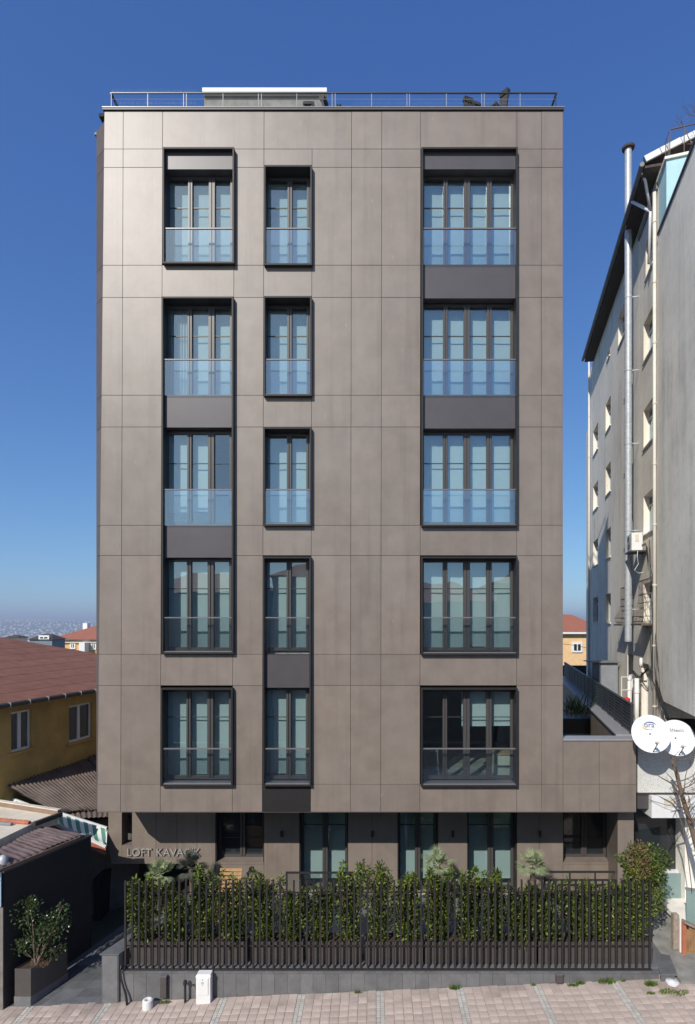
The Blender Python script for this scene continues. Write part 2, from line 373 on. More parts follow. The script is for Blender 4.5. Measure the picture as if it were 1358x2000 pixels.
for c in cells:
    if c[0] < -7 and c[1] > 13.78: continue
    z = gz(c[0])+rp.uniform(-.004,.003)
    if c in vs_:
        p = inst('paver', pmesh, (c[0], c[1], z), pav, (rp.gauss(0,.006), -math.atan(SL)+rp.gauss(0,.008), rp.gauss(0,.008))); p.scale.x = (c[2]-.006)/.194
    else:
        hw = c[2]/2-.004; hh = .101; sl = SL
        B = [(c[0]-hw,c[1]-hh,z-hw*sl-.03),(c[0]+hw,c[1]-hh,z+hw*sl-.03),(c[0]+hw,c[1]+hh,z+hw*sl-.03),(c[0]-hw,c[1]+hh,z-hw*sl-.03)]
        stf.hexa(B, [(x_,y_,z_+.03) for x_,y_,z_ in B])
stf.build('pavers_beyond', M['paver'], pav)['kind'] = 'stuff'
cb = MB()
for s_ in ss:
    for k in range(2):
        y = 13.82
        while y > 11.2:
            h = .07; xa = s_-.097+k*.097; z = gz(xa)+rp.uniform(-.004,.003)
            cb.hexa([(xa+.004,y-h,z-.03),(xa+.093,y-h,z-.03),(xa+.093,y-.006,z-.03),(xa+.004,y-.006,z-.03)],
                    [(xa+.008,y-h+.004,z),(xa+.089,y-h+.004,z),(xa+.089,y-.01,z),(xa+.008,y-.01,z)]); y -= .0745
cb.build('cobble_strips', M['cobble'], pav)['kind'] = 'stuff'

# ------------------------------------------------------------------ main apartment building
D, YF, YG, YW = 15.7, 15.565, 15.97, 17.63
B = thing('apartment_building', 'tall brown grey panel-clad apartment block with dark window boxes and roof terrace', 'building', (0, 21, 0))
def drift(x, y): return x-(1100-x)/900*5.5*(y-217)/1370
def leftedge(y): return 204-14*(y-217)/1370
ZT, ZS = ZW(217, D), ZW(1587, D)                   # top of panels, soffit
xcol = [None,241,318,458,516,610,687,746,822,1010,1058,1100]
yrow = [217,291,327,518,581,772,834,1026,1085,1278,1339,1532,1586]
def xc(i, y): return leftedge(y) if i == 0 else drift(xcol[i], y)
wcells = {2:[(291,518),(581,1278),(1339,1532)], 4:[(327,518),(581,772),(834,1026),(1085,1586)], 8:[(291,1026),(1085,1278),(1339,1532)]}
gap = .0045; rpn = random.Random(5)
wall = MB()
def fpanel(xa0, xa1, xb0, xb1, ya, yb, Yp=D, m='facade', th=.02, par=B, name='facade_panel', backd=.28):
    # quad panel: top edge xa0..xa1 at ya, bottom edge xb0..xb1 at yb (pixels on plane Yp)
    dy = rpn.uniform(-.0015,.0015)
    a, b, c, d = P(xa0,ya,Yp), P(xa1,ya,Yp), P(xb1,yb,Yp), P(xb0,yb,Yp)
    gx, gzv = V((gap,0,0)), V((0,0,gap))
    pts = [d+gx+gzv, c-gx+gzv, b-gx-gzv, a+gx-gzv]; pts = [p+V((0,dy,0)) for p in pts]
    e = .003; fr = [pts[0]+V((e,0,e)), pts[1]+V((-e,0,e)), pts[2]+V((-e,0,-e)), pts[3]+V((e,0,-e))]
    mb = MB(); bk = [p+V((0,th,0)) for p in pts]; mid = [p+V((0,e,0)) for p in pts]
    mb.add(fr+mid+bk, [(0,1,2,3)]+[(i,(i+4),((i+1)%4)+4,(i+1)%4) for i in range(4)]+[(i+4,i+8,((i+1)%4)+8,((i+1)%4)+4) for i in range(4)]+[(11,10,9,8)])
    o = mb.build(name, M[m], par)
    if backd:
        y0 = Yp+th+.004; q = [d,c,b,a]
        wall.prism([(p.x,y0,p.z) for p in q], (0,backd,0))
    return o
for i in range(11):
    for j in range(12):
        ya, yb = yrow[j], yrow[j+1]
        if any(a <= ya and yb <= b for a, b in wcells.get(i, [])): continue
        i2 = i+1
        if j == 0 and i in (3,5): continue
        if j == 0 and i in (2,4): i2 = i+2
        fpanel(xc(i,ya), xc(i2,ya), xc(i,yb), xc(i2,yb), ya, yb)
# low right block
for a, b in ((1100,1171),(1171,1243)):
    for ya, yb in ((1444,1532),(1532,1586)): fpanel(a,b,a,b,ya,yb)
# dark infill panel under the second window column
fpanel(drift(516,1536), drift(610,1536), drift(516,1586), drift(610,1586), 1536, 1586, m='frame')
XL0, XL1, XR = XW(204,D), XW(190,D), XW(1100,D)
XLB = -7.88; YB = 28.0
# left splayed flank, clad in panels
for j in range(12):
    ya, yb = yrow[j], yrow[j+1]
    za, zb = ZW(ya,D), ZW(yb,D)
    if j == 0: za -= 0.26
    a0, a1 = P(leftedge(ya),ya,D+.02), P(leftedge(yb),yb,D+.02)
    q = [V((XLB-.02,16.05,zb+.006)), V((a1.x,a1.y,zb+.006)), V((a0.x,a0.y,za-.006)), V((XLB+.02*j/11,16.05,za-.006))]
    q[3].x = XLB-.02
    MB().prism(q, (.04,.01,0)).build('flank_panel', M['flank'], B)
shell = MB()
shell.box(XLB, XLB+.25, 16.06, YB, ZS-.0, ZT-.3)                      # left wall
shell.box(XR-.25, XR, D+.35, YB, ZS, ZT-.02)                          # right wall
shell.box(XLB, XR, YB-.25, YB+.01, 0, ZT-.02)                         # back wall
shell.box(XLB+.25, XR-.25, D+.33, YB-.25, ZT-.35, ZT-.25)             # roof slab
shell.build('outer_wall', M['core'], B)
wall.box(XL1+.03, XR-.01, D+.03, D+.3, ZT-.12, ZT-.03)
fl = MB()
zbs = [ZW(515,YF), ZW(772,YF), ZW(1027,YF), ZW(1278,YF), ZW(1535,YF)]
for zb in zbs: fl.box(XLB+.3, XR-.26, D+.31, YB-.3, zb-.28, zb+.02)
fl.build('floor_slab', M['roomfloor'], B)
# partition walls between rooms
pt = MB()
for x in (XW(487,D), XW(690,D), XW(790,D)): pt.box(x-.08, x+.08, D+.32, 21.5, ZS+.3, ZT-.36)
pt.box(XLB+.3, XR-.26, 21.5, 21.6, ZS+.3, ZT-.36)
pt.build('partition', M['room'], B)
# overhang underside and right block body
sf = MB()
sf.hexa([(XL1+.02,D+.02,ZS-.002),(XW(1243,D),D+.02,ZS-.002),(XW(1243,D),YW+.4,ZS-.002),(XLB,YW+.4,ZS-.002)],
        [(XL1+.02,D+.02,ZS+.3),(XW(1243,D),D+.02,ZS+.3),(XW(1243,D),YW+.4,ZS+.3),(XLB,YW+.4,ZS+.3)])
sf.build('soffit', M['core'], B)
ZC = ZW(1443,D)
box('terrace_deck', M['slate'], B, XR+.002, XW(1243,D)+.0, D+.5, YB-2, ZS-.1, ZC-1.0)
# block parapet coping
MB().box(XR+.004, XW(1240,D), D-.03, D+.46, ZC-.05, ZC).build('coping', M['coping'], B, bevel=.006)
MB().box(XR+.004, XW(1241,D), D+.03, D+.42, ZS+.3, ZC-.051).build('parapet', M['core'], B)
# top coping, gutter shadow line
MB().prism([(XL0-.035,D-.04,ZT+.01),(XR+.02,D-.04,ZT+.01),(XR+.02,D+.32,ZT+.01),(XL0-.035,D+.32,ZT+.01)], (0,0,.06)).build('coping', M['dkcoping'], B)
MB().prism([(XL0-.045,D-.05,ZT+.071),(XR+.03,D-.05,ZT+.071),(XR+.03,D+.34,ZT+.071),(XL0-.045,D+.34,ZT+.071)], (0,0,.018)).build('coping_cap', M['coping'], B)
MB().prism([(XLB-.09,16.08,ZT-.32),(XLB+.3,16.08,ZT-.32),(XLB+.3,YB,ZT-.32),(XLB-.09,YB,ZT-.32)], (0,0,.06)).build('coping', M['dkcoping'], B)
box('roof_deck', M['concrete'], B, XL0+.06, XR-.02, D+.34, YB, ZT-.24, ZT+.03)
wall.build('wall', M['joint'], B)
# roof railing
rl = MB(); YR = D+.2; z0 = ZT+.12; z1 = ZW(182, YR)
xa, xb = XW(217,YR), XW(1087,YR)
RR = MB().bar((xa,YR,z1),(xb,YR,z1),.035,.026).bar((xa,YR,z1),(xa-.02,YR+6,z1),.05,.045).bar((xb,YR,z1),(xb,YR+6,z1),.05,.045).build('roof_railing', M['rail'], B)
for px in (218,289,359,364.5,436,505,511,580,649,655,726,795,800,872,941,946,1016,1086):
    MB().box(XW(px,YR)-.009, XW(px,YR)+.009, YR-.012, YR+.012, z0-.01, z1-.022).build('post', M['rail'] if px in (218,1086) else M['railpost'], RR)
for f in (.33,.7):
    z = z0+(z1-z0)*f
    MB().tube([(xa,YR,z),(xb,YR,z)], .006, 5).build('wire', M['railpost'], RR)
sp = MB(); rs = random.Random(9)
def spikes(a, b, n):
    for k in range(n):
        p = V(a).lerp(V(b), (k+.5)/n); d = V((rs.uniform(-.05,.05), rs.uniform(-.05,.03), rs.uniform(.09,.13)))
        s = V((.0016,0,0)); sp.poly([p-s, p+s, p+d])
spikes((XW(228,D),D-.08,ZT+.118),(XW(385,D),D-.08,ZT+.118),70); spikes((XW(690,D),D-.08,ZT+.118),(XW(1025,D),D-.08,ZT+.118),130)
spikes((xa,YR,z1+.02),(XW(385,YR),YR,z1+.02),60); spikes((XLB-.05,16.1,ZT-.23),(XLB+.0,16.3,ZT-.23),10)
sp.build('bird_spikes', M['railpost'], B)['kind'] = 'stuff'
# roof hut
ph = MB().box(XW(399,18),XW(636,18),18,22,ZT-.1,ZW(188,18)).build('roof_hut', M['concrete'], B)
MB().box(XW(396,17.9),XW(639,17.9),17.85,22.2,ZW(188,18)+.002,ZW(173.5,17.9)).build('fascia', M['white'], ph, bevel=.01)
# dark brackets / chairs on the roof edge
def roofchair(px, label, lean, h, turn):
    x = XW(px,16.2); y = 16.2; zb = ZT+.03
    t_ = thing('deck_chair', label, 'chair', (x,y,zb), 'dark chairs at the roof edge')
    c, s = math.cos(turn), math.sin(turn)
    def Q(u, v, z): return (x+u*c-v*s, y+u*s+v*c, zb+z)
    def slab(nm, u0,u1,pts):
        a = [Q(u0,v,z) for v,z in pts]; b = [Q(u1,v,z) for v,z in pts]
        n_ = len(pts); MB().add(a+b, [tuple(range(n_-1,-1,-1)),tuple(range(n_,2*n_))]+[(i,(i+1)%n_,(i+1)%n_+n_,i+n_) for i in range(n_)]).build(nm, M['wicker'], t_)
    slab('seat', -.13,.13,[(-.26,.40),(.24,.36),(.24,.42),(-.26,.46)])
    slab('backrest', -.13,.13,[(.2,.42),(.2+lean,h),(.27+lean,h),(.27,.42)])
    slab('headrest', -.14,.14,[(.15+lean,h-.1),(.13+lean,h+.02),(.30+lean,h+.05),(.29+lean,h-.04)])
    for u in (-.11,.11):
        slab('leg', u-.02,u+.02,[(-.24,0),(-.2,0),(-.2,.42),(-.24,.42)]); slab('leg', u-.02,u+.02,[(.19,0),(.23,0),(.23,.42),(.19,.42)])
roofchair(603, 'dark roof chair facing the street in front of the concrete roof hut', .05, .86, 0)
roofchair(652, 'dark roof chair turned sideways beside the right end of the roof hut', .1, .82, 1.2)
roofchair(925, 'dark roof chair against the sky, left one of the pair near the right corner', .1, 1.02, .35)
roofchair(972, 'dark roof chair against the sky, right one with its tall back leaning left', .16, 1.2, -.8)

# windows ----------------------------------------------------------
PX = {1:[(329,365.5),(375,406),(419,448)], 2:[(522.5,560),(570,598)], 3:[(828,865),(874,905),(918,950),(960.5,997)]}
rb = random.Random(21)
def sash_unit(win, panes, zt, zb, Y, xl, xr, glassm='pane', blinds=True, bar=True, sashm='sash', blindbot=None, blindy=.16, ztop_b=None, nob=(), sheer=()):
    # opening xl..xr, zb..zt at plane Y; panes = list of (x0,x1) metres
    s = MB(); pt_, pb_ = zt-.07, zb+.09
    s.box(xl, xr, Y-.02, Y+.06, pt_, zt); s.box(xl, xr, Y-.02, Y+.06, zb, pb_)
    edges = [xl]+[e for p in panes for e in p]+[xr]
    for k in range(0, len(edges), 2):
        a, b = edges[k], edges[k+1]
        if b-a > .015:
            s.box(a, b, Y-.021, Y+.061, pb_, pt_)
            if b-a > .1:
                m_ = (a+b)/2; s.box(a+.012, m_-.012, Y-.05, Y-.021, pb_-.03, pt_+.02); s.box(m_+.012, b-.012, Y-.05, Y-.021, pb_-.03, pt_+.02)
    s.build('sash', M[sashm], win)
    for k, (a, b) in enumerate(panes):
        MB().poly([(a-.01,Y+.022,pb_-.01),(b+.01,Y+.022,pb_-.01),(b+.01,Y+.022,pt_+.01),(a-.01,Y+.022,pt_+.01)]).build('pane', M[glassm], win)
        if bar: MB().box(a-.008, b+.008, Y+.002, Y+.017, zb+1.74, zb+1.765).build('glazing_bar', M['rail'], win)
        if k in sheer:
            mb = MB(); n_ = 24; x0, x1 = a-.04, b+.08
            top = [(x0+(x1-x0)*i/n_, Y+blindy-.04+.025*math.sin(i*1.9), zt) for i in range(n_+1)]
            mb.add(top+[(q[0],q[1],zb+.05) for q in top], [(i,i+1,i+n_+2,i+n_+1) for i in range(n_)]); mb.build('curtain', M['sheer'], win)
        elif blinds and k not in nob:
            bb = zb+.1 if blindbot is None else (blindbot[k] if isinstance(blindbot, list) else blindbot)
            bb += rb.uniform(-.01,.03); n_ = 8; x0, x1 = (edges[2*k]-.02 if k else a-.06), b+.05
            ph_ = rb.uniform(0,6); yb_ = Y+blindy+rb.uniform(-.01,.02)
            prof = [(x0+(x1-x0)*i/n_, yb_+.004*math.sin(ph_+i*.7)) for i in range(n_+1)]
            mb = MB(); mb.add([(q[0],q[1],zt-.03) for q in prof]+[(q[0],q[1],bb) for q in prof], [(i,i+1,i+n_+2,i+n_+1) for i in range(n_)])
            mb.box(x0, x1, yb_-.012, yb_+.012, bb-.02, bb+.005); mb.build('blind', M['blind'], win)
def window_group(c, x0, x1, y0, y1, bays, lintel=None, spand=(), opts={}):
    xa, xb = XW(drift(x0,(y0+y1)/2),YF), XW(drift(x1,(y0+y1)/2),YF); zt, zb = ZW(y0,YF), ZW(y1,YF); th = .045
    fb = MB(); ye = YG+.05
    fb.box(xa, xa+th, YF, ye, zb, zt); fb.box(xb-th, xb, YF, ye, zb, zt)
    fb.box(xa+th, xb-th, YF+.001, ye, zt-th, zt); fb.box(xa+th, xb-th, YF+.001, ye, zb, zb+th)
    W = fb.build('window', M['frame'], B)
    MB().box(xa+th+.002, xb-th-.002, YF+.04, YG-.06, zb+th, zb+th+.025).build('sill', M['sill'], W)
    if lintel: MB().box(xa+th, xb-th, D-.01, YG+.04, ZW(lintel[1],D), ZW(lintel[0],D)+.3 if False else zt-th).build('lintel_panel', M['spandrel'], W)
    for (a, b) in spand: MB().box(xa+th, xb-th, D-.01, YG+.04, ZW(b,D), ZW(a,D)).build('spandrel', M['spandrel'], W)
    for n_, (lv, ta) in enumerate(bays):
        bzb = zbs[lv]+.055; bzt = min(zt-th, ZW(ta,D)) 
        ymid = (515,772,1027,1278,1535)[lv]-100
        panes = [(XW(drift(p,ymid) if False else p+(drift(318,ymid)-drift(318,1200))*(1100-p)/782,YG), XW(q+(drift(318,ymid)-drift(318,1200))*(1100-q)/782,YG)) for p, q in PX[c]]
        o_ = opts.get(lv, {})
        sash_unit(W, panes, bzt-.005, bzb+.03, YG, xa+th, xb-th, **o_)
        yb_ = YF+.07; zr = zbs[lv]+1.02
        MB().box(xa+th+.004, xb-th-.004, yb_-.02, yb_+.025, zr-.022, zr+.012).build('handrail', M['sill'], W)
        MB().poly([(xa+th+.01,yb_,zbs[lv]+.02),(xb-th-.01,yb_,zbs[lv]+.02),(xb-th-.01,yb_,zr-.023),(xa+th+.01,yb_,zr-.023)]).build('balustrade_glass', M['bal'], W)
    return W
window_group(1,318,458,287,514,[(0,331)],lintel=(303,331))
window_group(1,318,458,579,1277,[(1,583),(2,837),(3,1090)],spand=[(772,835),(1026,1089)],opts={1:dict(sheer=(0,)),2:dict(blindbot=[zbs[2]+.5,zbs[2]+.5,0],nob=(2,))})
window_group(1,318,458,1344,1536,[(4,1348)])
window_group(2,516,610,322,517,[(0,326)]); window_group(2,516,610,578,773,[(1,582)]); window_group(2,516,610,834,1027,[(2,838)])
window_group(2,516,610,1087,1536,[(3,1091),(4,1345)],spand=[(1278,1343)])
window_group(3,824,1012,287,1028,[(0,331),(1,584),(2,838)],lintel=(303,331),spand=[(517,583),(771,837)])
window_group(3,824,1012,1087,1279,[(3,1091)])
zb5 = ZW(1418, YG+.16)
window_group(3,824,1012,1344,1537,[(4,1348)],opts={4:dict(nob=(0,1),blindbot=[0,0,zb5,zb5])})

# ground floor wall and its openings ---------------------------------
ZF = ZW(1840,14.1)-.52                             # terrace floor
ZSW = ZS+.02
def gpx(x): return XW(x, YW)
gw = MB()
def gpanel(x0, x1, z0, z1, nm='facade_panel'):
    a = MB(); a.box(gpx(x0)+.005, gpx(x1)-.005, YW, YW+.02, z0, z1); a.build(nm, M['facade'], B)
    gw.box(gpx(x0), gpx(x1), YW+.022, YW+.34, z0, z1)
zl = ZW(1687, YW); zo = ZW(1651, YW)
MB().prism([P(212,1560,YW),P(212,1655,YW),P(218,1687,YW),P(238,1687,YW),P(238,1560,YW)], (0,.45,0)).build('fin', M['facade'], B)
MB().box(gpx(238)+.005, gpx(258), YW+.001, YW+.45, zl, zo).build('facade_panel', M['facade'], B)
for a, b in ((258,305),(305,346),(346,385)): gpanel(a, b, zl, ZSW)
gpanel(385, 421, ZF, ZSW)
for a, b in ((516,585),(680,727),(727,777),(856,913),(1010,1054),(1054,1100),(1194,1243)): gpanel(a, b, ZF, ZSW)
zs_ = ZW(1684, YW)
gpanel(421,516,ZF,zs_); gpanel(1100,1194,ZF,zs_)
gw.build('wall', M['joint'], B)
def gwindow(x0, x1, zb, door):
    xa, xb = gpx(x0), gpx(x1); Yq = YW+.36; th = .03
    fb = MB()
    for a, b in ((xa-.001,xa+th),(xb-th,xb+.001)): fb.box(a, b, YW+.021, Yq+.05, zb, ZSW)
    W = fb.build('window', M['frame'], B)
    if not door: MB().hexa([(xa+th,YW-.015,zb-.06),(xb-th,YW-.015,zb-.06),(xb-th,Yq,zb-.06),(xa+th,Yq,zb-.06)],[(xa+th,YW-.015,zb-.002),(xb-th,YW-.015,zb-.002),(xb-th,Yq,zb+.02),(xa+th,Yq,zb+.02)]).build('sill', M['facade'], W)
    m_ = (xa+xb)/2+.02
    sash_unit(W, [(xa+th+.07, m_-.09),(m_+.09, xb-th-.08)], ZSW, zb+.02, Yq, xa+th, xb-th, glassm='pane_low' if door else 'dpane', bar=False, blinds=door, blindbot=ZF+.3)
    for a, b in ((xa+th+.07, m_-.09),(m_+.09, xb-th-.08)):
        for z in ((ZF+2.06,) if door else (zb+.62,)): MB().box(a, b, Yq+.002, Yq+.017, z, z+.025).build('glazing_bar', M['rail'], W)
gwindow(421,516,zs_,False); gwindow(585,680,ZF,True); gwindow(777,856,ZF,True); gwindow(913,1010,ZF,True); gwindow(1100,1194,zs_,False)
# ground floor inside
gi = MB(); gi.box(gpx(400), gpx(1243), YW+.35, YB-.3, ZF-.3, ZF-.01); gi.build('ground_floor', M['roomfloor'], B)
gi = MB(); gi.box(gpx(1243)-.02, gpx(1243)+.2, YW+.02, YB-2, ZF, ZS+.0); gi.box(gpx(400), gpx(400)+.2, YW+.35, 24, 0, ZS+.3); gi.box(gpx(400)+.2, gpx(1243)-.02, 23, 23.2, ZF, ZS)
gi.build('inner_wall', M['dark'], B)
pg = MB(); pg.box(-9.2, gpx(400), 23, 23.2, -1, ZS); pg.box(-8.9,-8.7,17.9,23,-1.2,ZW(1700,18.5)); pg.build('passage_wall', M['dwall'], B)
# wall lamps
for x in (551, 727.5, 884, 1054):
    xx = gpx(x); zz = ZW(1627, YW)
    lm = MB().lathe((xx, YW-.07, zz-.09), [(.0,0),(.04,0),(.04,.18),(0,.18)], 12).build('wall_lamp', M['black'], B)
    MB().box(xx-.02, xx+.02, YW-.035, YW-.0005, zz-.03, zz+.03).build('bracket', M['black'], lm)
# letters
xx = gpx(248.5); zz = ZW(1671, YW)
for ch in 'LOFT KAVACIK':
    if ch == ' ': xx += .10; continue
    o, wd = text(ch, 'letter', M['letter'], B, (xx, YW-.03, zz), .335, .022)
    xx += wd + (.03 if ch not in 'AV' else .0)

# interior seen through the open window, things of their own
xs_, zs5 = XW(842, 16.6), zbs[4]+.022
st = thing('bar_stool', 'light metal bar stool just inside the lowest right window', 'stool', (xs_,16.6,zs5))
MB().box(xs_-.2, xs_+.2, 16.42, 16.78, zs5+.72, zs5+.76).build('seat', M['grey'], st, bevel=.015)
for u in (-.17,.17):
    for v in (-.15,.15): MB().tube([(xs_+u,16.6+v,zs5+.72),(xs_+u*1.25,16.6+v*1.25,zs5)], .014, 6).build('leg', M['railpost'], st)
MB().tube([(xs_-.19,16.43,zs5+.25),(xs_+.19,16.43,zs5+.25)], .01, 6).build('stretcher', M['railpost'], st)
xs_ = XW(985, 16.7)
cbn = thing('cabinet', 'pale ribbed low cabinet inside the lowest right window', 'cabinet', (xs_,16.7,zs5))
MB().box(xs_-.3, xs_+.5, 16.5, 16.95, zs5, zs5+.62).build('body', M['cream'], cbn, bevel=.01)
for k in range(5): MB().box(xs_-.28+k*.155, xs_-.15+k*.155, 16.485, 16.4995, zs5+.04, zs5+.58).build('door_panel', M['cream'], cbn)
MB().box(xs_-.33, xs_+.53, 16.46, 16.97, zs5+.621, zs5+.66).build('top', M['wood2'], cbn)

# ------------------------------------------------------------------ front terrace, low wall, fence
YFN = 13.84
terr = struct(MB().hexa([(gpx(400)-.0,YFN+.1,-.6),(gpx(1243)+.9,YFN+.1,-.6),(gpx(1243)+.2,YW+.36,-.6),(gpx(400),YW+.36,-.6)],
   [(XW(236,YFN),YFN+.1,ZF-.012),(XW(1290,YFN),YFN+.1,ZF-.012),(gpx(1243)+.2,YW+.01,ZF-.012),(gpx(400),YW+.01,ZF-.012)]).build('terrace', M['slate']))
LW = thing('low_wall', 'grey stone-faced low wall carrying the brown slat fence along the street', 'wall', (0,YFN,0))
xa, xb = XW(236,YFN), XW(1290,YFN); zt = ZW(1897,YFN)
lwb = MB(); lwb.hexa([(xa,YFN+.02,gz(xa)-.3),(xb,YFN+.02,gz(xb)-.3),(xb,YFN+.3,gz(xb)-.3),(xa,YFN+.3,gz(xa)-.3)],[(xa,YFN+.02,zt-.04),(xb,YFN+.02,zt-.04),(xb,YFN+.3,zt-.04),(xa,YFN+.3,zt-.04)])
lwb.build('core', M['sand'], LW)
rq = random.Random(4); x = xa
while x < xb-.05:
    wd = .315 if rq.random() > .14 else .63; x2 = min(x+wd, xb); dy = rq.uniform(-.003,.003)
    MB().hexa([(x+.003,YFN+dy,gz(x)-.1),(x2-.003,YFN+dy,gz(x2)-.1),(x2-.003,YFN+.019,gz(x2)-.1),(x+.003,YFN+.019,gz(x)-.1)],
              [(x+.003,YFN+dy,zt-.05),(x2-.003,YFN+dy,zt-.05),(x2-.003,YFN+.019,zt-.05),(x+.003,YFN+.019,zt-.05)]).build('stone_slab', M['slab'], LW)
    x = x2
x = xa
while x < xb-.05:
    x2 = min(x+1.25, xb); MB().box(x+.002, x2-.002, YFN-.02, YFN+.32, zt-.039, zt).build('cap_stone', M['slabcap'], LW, bevel=.004); x = x2
# fence
FN = thing('slat_fence', 'dark brown fence of tall upright metal slats on the low wall', 'fence', (0,YFN+.08,zt))
zt2, zb2 = ZW(1722,YFN), zt+.022
sm = MB().box(-.020,.020,-.026,.026,0,zt2-zb2); sm_me = sm.mesh('slat'); sm_me.materials.append(M['slat'])
x0, x1 = XW(243,YFN), XW(1272,YFN); n = 79
for k in range(n):
    o = inst('slat', sm_me, (x0+(x1-x0)*k/(n-1), YFN+.08, zb2), FN, (rq.gauss(0,.002), rq.gauss(0,.0015), rq.gauss(0,.03)))
    o.scale.z = 1+rq.uniform(-.006,.006)
MB().box(x0-.04, x1+.04, YFN+.02, YFN+.14, zt+.001, zt+.0215).build('base_rail', M['slat'], FN)
zr = ZW(1743,YFN+.13); MB().box(x0, x1, YFN+.131, YFN+.146, zr-.012, zr+.012).build('top_rail', M['slat'], FN)
zr = zt+.55; MB().box(x0, x1, YFN+.131, YFN+.146, zr-.012, zr+.012).build('top_rail', M['slat'], FN)

# planters and hedge shrubs
def leaves(name, m, parent, n, sampler, L=.10, Wd=.04, rnd=None, up=.2, seedout=None):
    r = rnd or random; mb = MB()
    for _ in range(n):
        p, outd = sampler(r)
        d = V((r.gauss(0,1), r.gauss(0,1), r.gauss(0,1)+up)).normalized()*.8 + V(outd)*.7; d.normalize()
        s = d.cross(V((r.gauss(0,1),r.gauss(0,1),r.gauss(0,1)))).normalized(); nn = s.cross(d)
        l = L*r.uniform(.6,1.25); w_ = Wd*r.uniform(.7,1.2)/2
        b = V(p); mid = b+d*l*.5+nn*l*.06; tip = b+d*l-nn*l*.08
        mb.add([b, mid+s*w_-nn*w_*.35, tip, mid-s*w_-nn*w_*.35, mid], [(0,1,4),(1,2,4),(2,3,4),(3,0,4)])
    o = mb.build(name, m, parent); return o
def ords(k): return ['first','second','third','fourth','fifth','sixth','seventh','eighth','ninth'][k]
pl = [(248,365),(369,482),(489,592),(598,706),(712,826),(830,940),(943,1048),(1052,1162),(1166,1274)]
YP0, YP1 = 14.08, 14.52; zpt = ZW(1840,YP0); rh = random.Random(33)
for k, (a, b) in enumerate(pl):
    xa, xb = XW(a,YP0), XW(b,YP0)
    p = thing('planter_box', ords(k)+' brown metal planter box from the left behind the slat fence', 'planter', ((xa+xb)/2,14.3,ZF), 'planter boxes behind the fence')
    MB().box(xa,xb,YP0,YP0+.03,ZF,zpt).box(xa,xb,YP1-.03,YP1,ZF,zpt).box(xa,xa+.03,YP0+.03,YP1-.03,ZF,zpt).box(xb-.03,xb,YP0+.03,YP1-.03,ZF,zpt).build('body', M['planter'], p)
    MB().box(xa+.03,xb-.03,YP0+.03,YP1-.03,ZF+.02,zpt-.06).build('soil', M['soil'], p)
    for h in range(2):
        xcn = xa+(xb-xa)*(.24+.52*h); top = ZW(rh.uniform(1690,1733), 14.3)
        if k == 4: top += .17 if h == 0 else .1
        if k == 3 and h == 1: top += .12
        if k == 2: top -= .05
        sh = thing('laurel_shrub', ('left' if h == 0 else 'right')+' leafy green shrub in the '+ords(k)+' planter from the left', 'shrub', (xcn,14.3,zpt-.06), 'hedge shrubs behind the fence')
        tips = []
        st_ = MB()
        for q in range(9):
            tp = V((xcn+rh.uniform(-.40,.40), 14.3+rh.uniform(-.16,.16), top-rh.uniform(0,.42)*(q > 1)))
            bs = V((xcn+rh.uniform(-.08,.08), 14.3+rh.uniform(-.06,.06), zpt-.08)); md = bs.lerp(tp,.5)+V((rh.uniform(-.08,.08),rh.uniform(-.05,.05),0))
            st_.tube([bs,md,tp],[.012,.009,.003],5); tips.append((bs,md,tp))
        st_.build('stem', M['bark'], sh)
        dens = rh.uniform(.7,1.25)
        def samp(r, tips=tips, xcn=xcn):
            bs, md, tp = r.choice(tips); u = r.random()**.8
            c = bs.lerp(md,u*2) if u < .5 else md.lerp(tp,u*2-1)
            rad = .19*(1-u**4)+.035
            o_ = V((r.gauss(0,1),r.gauss(0,1),r.gauss(0,.8))).normalized(); rr = rad*r.random()**.45
            p_ = c+o_*rr
            p_.y = min(max(p_.y,14.0),14.7)
            return p_, o_
        leaves('foliage', M['leaf'], sh, int(2200*dens), samp, .11, .05, rh)
# round shrub at the right end
c0 = P(1257,1690,14.45)
sh = thing('round_shrub', 'large round shrub with a brown withered patch at the right end of the fence', 'shrub', (c0.x,14.45,ZF))
MB().tube([(c0.x,14.45,ZF),(c0.x+.03,14.45,c0.z-.6),(c0.x,14.45,c0.z)],[.04,.035,.02],8).build('stem', M['bark'], sh)
st_ = MB()
for q in range(9): st_.tube([(c0.x,14.45,c0.z-.9+q*.12),(c0.x+rh.uniform(-.5,.5),14.45+rh.uniform(-.3,.3),c0.z+rh.uniform(-.2,.45))],[.015,.005],5)
st_.build('branch', M['bark'], sh)
def samp(r):
    o_ = V((r.gauss(0,1),r.gauss(0,1),r.gauss(0,1))).normalized(); rr = r.random()**.3
    if r.random() < .3: return V((c0.x+.25+o_.x*.3*rr, 14.5+o_.y*.3*rr, c0.z-.75+o_.z*.6*rr)), o_
    k = 1+.18*math.sin(o_.x*7+o_.z*5)
    return V((c0.x+o_.x*.62*rr*k, 14.45+o_.y*.45*rr, c0.z+o_.z*.52*rr*k)), o_
leaves('foliage', M['leaf'], sh, 3000, samp, .10, .042, rh)
def samp(r):
    o_ = V((r.gauss(0,1),-abs(r.gauss(0,1)),r.gauss(0,1))).normalized(); rr = r.random()**.25
    return V((c0.x-.22+o_.x*.3*rr, 14.38+o_.y*.42*rr, c0.z+.18+o_.z*.52*rr)), o_
leaves('withered_foliage', M['leafb'], sh, 550, samp, .075, .03, rh)

